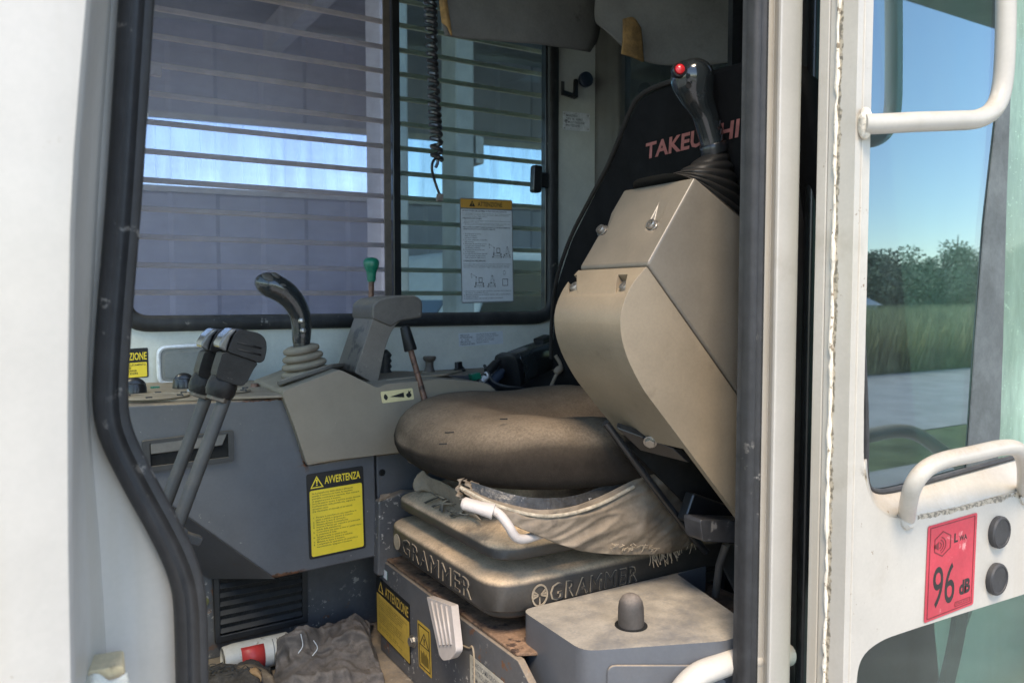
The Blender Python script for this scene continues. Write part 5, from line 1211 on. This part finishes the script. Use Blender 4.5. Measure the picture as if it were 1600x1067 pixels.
# ================================================================== UPPER CAB FITTINGS
lnr = thing('headlining', 'sagging torn grey headlining hanging under the cab roof', 'headlining', (1.0, 1.3, 2.3))
def sheet(name, rows, amp=.006, seed=1, mat='liner', th=.004):
    return obj(name, patch([[PY(*q) for q in r] for r in rows], 6, 6, amp, 7, (0, -1, 0), seed), mat, lnr, angle=180, solid=th)
sheet('front_panel', [[(668, -200, 1.50), (760, -190, 1.50), (850, -180, 1.50), (945, -170, 1.50)], [(682, -60, 1.42), (760, -55, 1.43), (850, -45, 1.44), (942, -40, 1.46)], [(690, 30, 1.40), (760, 34, 1.41), (850, 40, 1.42), (936, 50, 1.45)], [(694, 50, 1.40), (712, 59, 1.405), (850, 71, 1.42), (921, 82, 1.45)]], .006, 2)
sheet('rear_panel', [[(930, -220, 1.30), (1010, -220, 1.28), (1090, -220, 1.22), (1175, -220, 1.16)], [(934, -60, 1.32), (1010, -60, 1.28), (1090, -60, 1.22), (1172, -60, 1.16)], [(930, 20, 1.34), (1006, 45, 1.28), (1080, 60, 1.22), (1160, 40, 1.16)], [(932, 37, 1.34), (1004, 94, 1.28), (1080, 103, 1.22), (1148, 98, 1.16)]], .008, 6)
sheet('torn_foam_edge', [[(680, -60, 1.395), (684, -50, 1.39), (690, -40, 1.392)], [(686, 0, 1.395), (692, 4, 1.388), (698, 10, 1.392)], [(690, 36, 1.395), (700, 44, 1.39), (706, 56, 1.395)]], .004, 3, 'foam')
sheet('foam_patch', [[(974, 30, 1.268), (990, 28, 1.262), (1002, 44, 1.262)], [(974, 60, 1.268), (990, 62, 1.260), (1004, 66, 1.262)], [(972, 84, 1.268), (990, 90, 1.262), (1006, 97, 1.262)]], .005, 5, 'foam')
cc = thing('coiled_cord', 'black coiled microphone cord dangling in front of the window', 'cord', PY(676, 130, 1.42))
pth = []; turns = 27; N_ = turns * 12
for i in range(N_ + 1):
    f = i / N_; c = PY(671 + 12 * f ** 1.3, -60 + 308 * f, 1.42); a = 2 * math.pi * turns * f; r_ = .0086 + .0010 * math.sin(f * 9)
    pth.append(c + V((math.cos(a) * r_, math.sin(a) * r_, .003 * math.sin(f * 23))))
obj('coil', tube(pth, .0044, 7), 'black', cc)
tail = obj('tail', tube(cat([PY(682, 246, 1.42), PY(676, 254, 1.415), PY(675, 266, 1.415), PY(679, 282, 1.42), PY(683, 294, 1.42), PY(687, 304, 1.42)], 5), .0026, 8), 'black', cc)
obj('stub', tube(cat([PY(683, 246, 1.42), PY(684, 254, 1.42), PY(681, 262, 1.42)], 4), .0032, 8), 'black', cc)
obj('plug_end', obox(PY(687, 309, 1.42), (.006, 0, 0), (0, .004, 0), (.001, 0, .0075)), M('plug_end', (.12, .10, .085), .6, var=.4, vs=80), tail, bevel=.0015)
hk = thing('coat_hook', 'small black plastic coat hook on the rear corner pillar', 'hook', PY(890, 140, WYI))
hq_ = PY(884, 148, WYI); sc_ = depth(hq_) / F
obj('foot', obox(hq_ + V((.006, -.006, -.001)), (.022, 0, -.003), (0, .006, 0), (0, 0, .006)), 'black', hk, bevel=.003)
obj('prong', prism([hq_ + V((.012, -.016, -.006)), hq_ + V((.030, -.016, -.008)), hq_ + V((.029, -.016, .040)), hq_ + V((.020, -.016, .041)), hq_ + V((.019, -.016, .010))], V((0, .012, 0))), 'black', hk, bevel=.003)
obj('painted_shadow', obox(hq_ + V((-.011, -.002, .014)), (.005, 0, 0), (0, .0015, 0), (0, 0, .018)), 'trim', hk, bevel=.001)  # grey slab standing in for the hook's shadow on the pillar
rk = thing('round_knob', 'dark blue round knob on the rear corner pillar above the plate', 'knob', PY(912, 126, WYI))
obj('cap', lathe([(0, .016), (.016, .0158), (.0195, .013), (.020, .004), (.018, 0), (.010, 0), (.010, -.010), (0, -.010)], PY(913, 126, 1.735), (-.12, -1, 0), 28), 'blue_dark', rk)

# ================================================================== STICKERS AND PLATES
def sticker(name, label, cat_, S_, mat, r=.004):
    o = obj(name, S_.rect(0, 0, 1, 1, 0, r), mat, smooth=False)
    return tag(o, label, cat_)
# AVVERTENZA on the console
sA = Sheet(PY(478, 741, CY), PY(567, 727, CY), PY(483, 874, CY), (0, -1, 0))
o = sticker('warning_sticker', 'yellow and black AVVERTENZA warning sticker on the grey console', 'sticker', sA, 'ink', .005)
obj('text_field', sA.rect(.045, .025, .965, .80, 1, .004), 'yellow', o, smooth=False)
obj('heading', sA.text('AVVERTENZA', .31, .855, .94, .945, 1, bold=.02), 'yellow', o, smooth=False)
tw = obj('warning_triangle', sA.tri(.06, .825, .29, .965, 1, .13), 'yellow', o, smooth=False)
obj('exclamation_mark', sA.bang(.155, .850, .195, .925, 1), 'yellow', tw, smooth=False)
T1 = "Se la piattaforma viene alzata o abbassata\nquando il motore è in moto, la macchina\npotrebbe cominciare a muoversi. Non mancare\ndi spegnere prima il motore.\nSe è necessario tenere il motore acceso durante\nil sollevamento della piattaforma, seguire le\nistruzioni sotto.\n(Fai riferimento al manuale di istruzioni)"
T2 = "1.  Portare la macchina su una superficie in\n    piano e stabile e spegnere il motore.\n2.  Bloccare le leve di comando.\n3.  Rialzare all'inizio la piattaforma.\n4.  Inserire il fermo per impedire un'eventuale\n    caduta della piattaforma.\n5.  Controllare che tutte le leve e i pedali siano\n    in posizione di folle.\n6.  Spingere tutta in avanti la leva\n    dell'acceleratore, iniziare al minimo.\n7.  Mettere in moto il motore.\n8.  Completare le operazioni di controllo e\n    manutenzione, spegnere il motore."
obj('small_print', sA.text(T1, .085, .535, .93, .775, 2, bold=.012), 'ink_soft', o, smooth=False)
obj('numbered_print', sA.text(T2, .085, .115, .93, .49, 2, bold=.012), 'ink_soft', o, smooth=False)
# ATTENZIONE on the right pane
GYp = WYI + .0105
sB = Sheet(PY(718, 309, GYp), PY(800, 313, GYp), PY(721, 474, GYp), (0, -1, 0))
o = sticker('instruction_sticker', 'white ATTENZIONE instruction sheet with orange heading on the window pane', 'sticker', sB, 'ink_grey', .004)
obj('sheet_field', sB.rect(.015, .010, .985, .895, 1, .003), 'paper', o, smooth=False)
obj('heading_band', sB.rect(.012, .908, .988, .990, 1, .003), 'orange', o, smooth=False)
obj('heading', sB.text('ATTENZIONE', .33, .925, .80, .970, 2, bold=.015), 'ink', o, smooth=False)
tw = obj('warning_triangle', sB.poly([(.17, .922), (.28, .922), (.225, .978)], 2), 'ink', o, smooth=False)
obj('exclamation_mark', sB.bang(.217, .93, .233, .96, 3), 'orange', tw, smooth=False)
def lines(sh, rows, u0, mat, par, k=2):
    for txt, v0, v1, u1, b in rows:
        obj('print', sh.text(txt, u0, v0, u1, v1, k, bold=b, line=1.05), mat, par, smooth=False)
P3 = [("MODO D'USO DEL SISTEMA DI PROTEZIONE CAVOTTI", .872, .888, .88, .03),
      ("Per proteggere la parte fissa del sistema di protezione contro\nla macchina e prodotto il suo dei lavori, all'interno dell'area\ni cavi sotto la base della cabina.", .822, .862, .96, .012),
      ("PREVENZIONI D'USO", .800, .816, .40, .03),
      ("1. Non smontare o danneggiare questo sistema di protezione cavi e non\n   generare danni diversi.\n2. Quando la macchina lavora senza danno in un modo, controllare che\n   l'alimentazione non sia bloccata e che il telefono sia spento.", .742, .792, .96, .012),
      ("MANOVRE DA EFFETTUARE QUANDO IL FUNZIONAMENTO\nVIENE BLOCCATO AUTOMATICAMENTE", .700, .732, .95, .03),
      ("1. Se il braccio si ferma\n   dopo il sistema,\n   tornare a destra.\n2. Se viene abbassato il cilindro\n   del motore.\n3. Muovere la macchina con la\n   leva giu' per il braccio fino\n   e premere a destra.\n4. Spostare la macchina con\n   le leve basse.\n5. La macchina si ferma quando\n   la protezione si attiva bene\n   nella posizione dello scavo.", .425, .668, .50, .014),
      ("OPERAZIONI PRELIMINARI", .395, .412, .46, .03),
      ("Controllare ogni giorno prima di usare la macchina che il sistema\ndi protezione cavotti funzioni normalmente, nel modo descritto\nqui sotto. Prima di controllare leggere attentamente il manuale.", .335, .380, .95, .012),
      ("1. Fare scendere il braccio della macchina e muoverla per la lunghezza\n   del braccio. Controllare il fermo.\n2. Muovere completamente il braccio laterale nelle posizioni indicate.\n3. Fermare il braccio.\n4. Ripetere le stesse manovre con la benna in movimento.", .035, .120, .95, .012)]
lines(sB, P3, .045, 'ink_grey', o)
def mini_digger(sh, u, v, s, par, folded):     # small line drawing of a digger
    ar_ = abs(sh.ex.length / sh.ey.length)
    q = lambda a, b: (u + a * s, v + b * s * ar_)
    parts = [[(0, 0), (1, 0), (1, .14), (0, .14)], [(.1, .18), (.95, .18), (.95, .40), (.1, .40)]]
    if folded: parts += [[(.35, .40), (.55, .40), (.62, 1.25), (.5, 1.25)], [(.55, 1.2), (.66, 1.2), (.84, .7), (.74, .66)], [(.70, .45), (.88, .45), (.84, .66), (.72, .66)]]
    else: parts += [[(.45, .40), (.82, .40), (.82, .86), (.45, .86)], [(.12, .40), (.22, .40), (.26, .9), (.16, .9)], [(.18, .88), (.26, .9), (-.28, 1.22), (-.34, 1.16)], [(-.34, 1.18), (-.26, 1.18), (-.20, .84), (-.28, .82)]]
    for p_ in parts:
        P_ = [V((*q(a, b), 0)) for a, b in p_]; c_ = sum(P_, V()) / 4
        obj('drawing', plate([[sh.P(x.x, x.y, 2) for x in P_], [sh.P(*((c_ + (x - c_) * .72).xy), 2) for x in P_]], sh.n * .0002), 'ink_grey', par, smooth=False)
mini_digger(sB, .59, .435, .19, o, False); mini_digger(sB, .80, .435, .15, o, True)
mini_digger(sB, .24, .150, .19, o, False); mini_digger(sB, .49, .150, .16, o, True)
for rct in ((.78, .16, .89, .23), (.80, .27, .84, .31)):
    P_ = [V((rct[0], rct[1], 0)), V((rct[2], rct[1], 0)), V((rct[2], rct[3], 0)), V((rct[0], rct[3], 0))]; c_ = sum(P_, V()) / 4
    obj('drawing', plate([[sB.P(x.x, x.y, 2) for x in P_], [sB.P(*((c_ + (x - c_) * .8).xy), 2) for x in P_]], sB.n * .0002), 'ink_grey', o, smooth=False)
# partly hidden sticker on the wall at the left
wL = PY(231, 543, WYI); wS = (PY(231, 589, WYI) - wL).length
sC = Sheet(wL + V((-.092, 0, -.003)), wL, wL + V((-.092, 0, -.003 - wS)), (0, -1, 0))
o = sticker('caution_sticker', 'yellow and black sticker on the wall half hidden by the door seal', 'sticker', sC, 'ink', .003)
obj('text_field', sC.rect(.03, .03, .97, .52, 1, .002), 'yellow', o, smooth=False)
obj('heading', sC.text('ATTENZIONE', .24, .60, .97, .86, 1, bold=.02), 'yellow', o, smooth=False)
obj('small_print', sC.text('DURANTE IL SOLLEVAMENTO\nALLA SINISTRA SE\nLA BENNA PIU LARGA\nLA BENNA PUO ESSERE', .24, .12, .95, .48, 2, bold=.02), 'ink', o, smooth=False)
# rabbit and tortoise speed strip
sD = Sheet(PY(594, 612, TYY), PY(644, 606, TYY), PY(597, 630, TYY), (0, -1, 0))
o = sticker('speed_sticker', 'pale yellow speed strip with black wedge between tortoise and hare', 'sticker', sD, 'yellow_pale', .003)
obj('wedge_mark', sD.poly([(.26, .47), (.70, .28), (.70, .72)], 1), 'ink', o, smooth=False)
obj('tortoise', sD.poly([(.07, .45), (.10, .30), (.13, .22), (.17, .30), (.20, .45), (.17, .66), (.13, .78), (.09, .66)], 1), 'ink', o, smooth=False)
obj('hare', sD.poly([(.76, .50), (.78, .30), (.84, .20), (.92, .30), (.94, .46), (.91, .60), (.93, .82), (.88, .72), (.86, .86), (.84, .64)], 1), 'ink', o, smooth=False)
# white fuse label
sE = Sheet(PY(716, 521, WYI), PY(785, 517, WYI), PY(717, 541.5, WYI), (0, -1, 0))
o = sticker('fuse_label', 'small white label with fine print on the wall under the window', 'label', sE, 'paper', .001)
obj('print', sE.text('PERICOLO\nATTENZIONE\n  A    FUSE\nSPECIFICHE\nFUNZIONE TIPO', .03, .08, .36, .90, 1, bold=.02), 'ink_grey', o, smooth=False)
obj('print', sE.text('Usare fusibili di capacita adatta\nnon cambiare la capacita dei fusibili\nconsultare il manuale di uso\nprima di sostituire il fusibile\nspegnere il motore', .39, .15, .90, .90, 1, bold=.01), 'ink_grey', o, smooth=False)
# metal type plate on the rear pillar
sF = Sheet(PY(879, 174, WYI), PY(921, 178, WYI), PY(879, 203, WYI), (0, -1, 0))
o = sticker('type_plate', 'small bright aluminium type plate on the rear corner pillar', 'plate', sF, 'plate', .003)
obj('print', sF.text('MINISTERO\nTIPO  N.  ANNO\nOMOLOGAZIONE\nPROTEZIONE', .12, .2, .80, .85, 1, bold=.01), 'ink_grey', o, smooth=False)
for u, v in ((.06, .88), (.94, .86), (.06, .1), (.94, .12)):
    obj('rivet', lathe([(.0022, 0), (.0018, .0012), (0, .0016)], sF.P(u, v, 0), sF.n, 10), 'metal', o)
# pedestal stickers
sG = Sheet(PX(588.5, 897, EX), PX(641, 944, EX), PX(590, 984, EX), (-1, 0, 0))
o = sticker('pedestal_sticker', 'scuffed yellow and black ATTENZIONE sticker on the seat pedestal', 'sticker', sG, 'ink', .002)
obj('text_field', sG.rect(.02, .02, .98, .70, 1, .001), 'yellow_old', o, smooth=False)
obj('heading', sG.text('ATTENZIONE', .28, .755, .96, .93, 1, bold=.015), 'yellow_old', o, smooth=False)
obj('warning_triangle', sG.tri(.07, .75, .23, .95, 1, .15), 'yellow_old', o, smooth=False)
obj('small_print', sG.text('Prima di scendere dalla macchina\nabbassare al suolo gli attrezzi\nbloccare le leve di comando,\nspegnere il motore, togliere\nla chiave di accensione.\n\nSe si lascia la macchina con\ngli attrezzi sollevati, la leva\npotrebbe essere urtata e\ncausare movimenti improvvisi\ncon gravi incidenti.\n\nControllare che la leva\nsia bloccata prima di alzarsi.', .08, .10, .92, .64, 2, bold=.012), 'ink_soft', o, smooth=False)
sH = Sheet(PX(653, 967, EX), PX(673, 984, EX), PX(655.5, 1040, EX), (-1, 0, 0))
o = sticker('hazard_sticker', 'narrow upright yellow hazard sticker beside the pedestal bolt', 'sticker', sH, 'yellow_old', .003)
obj('warning_triangle', sH.tri(.14, .52, .88, .82, 1, .08), 'ink', o, smooth=False)
obj('exclamation_mark', sH.bang(.46, .57, .56, .70, 1), 'ink', o, smooth=False)
obj('frame_line', plate([[sH.P(.08, .06, 1), sH.P(.92, .06, 1), sH.P(.92, .94, 1), sH.P(.08, .94, 1)], [sH.P(.12, .08, 1), sH.P(.88, .08, 1), sH.P(.88, .92, 1), sH.P(.12, .92, 1)]], sH.n * .0003), 'ink', o, smooth=False)
obj('hand_symbol', sH.poly([(.22, .14), (.80, .14), (.80, .34), (.62, .42), (.55, .34), (.45, .44), (.36, .36), (.22, .40)], 1), 'ink_soft', o, smooth=False)
sI = Sheet(PX(735, 1021, EX), PX(800, 1075, EX), PX(736, 1090, EX), (-1, 0, 0))
o = sticker('paper_label', 'dirty white printed label low on the seat pedestal', 'label', sI, M('dirty_paper', (.42, .40, .34), .6, var=.15, vs=40), .001)
obj('print', sI.text('USARE RICAMBI ORIGINALI\nCONTROLLARE IL LIVELLO OLIO\nPRIMA DI AVVIARE IL MOTORE\nLUBRIFICARE OGNI GIORNO\nVEDERE IL MANUALE', .06, .12, .92, .92, 1, bold=.015), 'ink_grey', o, smooth=False)
sJ = Sheet(PX(589, 878, EX), PX(606, 893, EX), PX(589, 891, EX), (-1, 0, 0))
o = sticker('ok_sticker', 'tiny green OK sticker above the pedestal sticker', 'sticker', sJ, 'green', .001)
obj('lettering', sJ.text('OK', .15, .15, .62, .85, 1, bold=.02), 'paper', o, smooth=False)
obj('white_end', sJ.rect(.68, .02, .98, .98, 1), 'paper', o, smooth=False)
# noise level sticker on the door
sK = Sheet(PY(1449, 822, DY), PY(1526, 800, DY), PY(1442.5, 973, DY), (0, -1, 0))
o = sticker('noise_sticker', 'red 96 dB sound power sticker on the cream door panel', 'sticker', sK, 'pink', .004)
def ring_poly(cx, cy, rx_, ry_, n, w, k, a0=0, a1=6.2832):
    if a1 - a0 > 6.2: return plate([[sK.P(cx + rx_ * math.cos(a0 + 6.2832 * i / n), cy + ry_ * math.sin(a0 + 6.2832 * i / n), k) for i in range(n)], [sK.P(cx + (rx_ - w) * math.cos(a0 + 6.2832 * i / n), cy + (ry_ - w * ry_ / rx_) * math.sin(a0 + 6.2832 * i / n), k) for i in range(n)]], sK.n * .0003)
    A_ = [a0 + (a1 - a0) * i / n for i in range(n + 1)]
    return sK.poly([(cx + rx_ * math.cos(a), cy + ry_ * math.sin(a)) for a in A_] + [(cx + (rx_ - w) * math.cos(a), cy + (ry_ - w * ry_ / rx_) * math.sin(a)) for a in A_[::-1]], k)
fr0 = [sK.P(.045, .025, 1), sK.P(.955, .025, 1), sK.P(.955, .975, 1), sK.P(.045, .975, 1)]; fr1 = [sK.P(.058, .033, 1), sK.P(.942, .033, 1), sK.P(.942, .967, 1), sK.P(.058, .967, 1)]
obj('frame_line', plate([fr0, fr1], sK.n * .0003), 'pinkline', o, smooth=False)
hx_ = obj('hexagon_mark', ring_poly(.30, .775, .19, .135, 6, .018, 1, math.pi / 6, math.pi / 6 + 6.2832), 'pinkline', o, smooth=False)
for rr_ in (.06, .105, .15):
    obj('sound_arc', ring_poly(.22, .765, rr_, rr_ * .62, 12, .014, 1, -1.2, 1.2), 'pinkline', hx_, smooth=False)
obj('speaker_mark', sK.poly([(.13, .745), (.17, .745), (.22, .72), (.22, .81), (.17, .785), (.13, .785)], 1), 'pinkline', hx_, smooth=False)
obj('lettering', sK.text('L', .53, .745, .61, .845, 1, bold=.04), 'ink', o, smooth=False)
obj('lettering', sK.text('WA', .635, .745, .80, .805, 1, bold=.03), 'ink', o, smooth=False)
obj('lettering', sK.text('96', .14, .115, .58, .545, 1, bold=.004, res=5), 'ink', o, smooth=False)
obj('lettering', sK.text('dB', .68, .155, .91, .315, 1, bold=.05, res=4), 'ink', o, smooth=False)
sn = obj('serial_box', plate([[sK.P(.60, .05, 1), sK.P(.92, .05, 1), sK.P(.92, .10, 1), sK.P(.60, .10, 1)], [sK.P(.61, .055, 1), sK.P(.91, .055, 1), sK.P(.91, .095, 1), sK.P(.61, .095, 1)]], sK.n * .0003), 'pinkline', o, smooth=False)
obj('lettering', sK.text('57864-47300', .63, .062, .89, .088, 1, bold=.01), 'pinkline', sn, smooth=False)
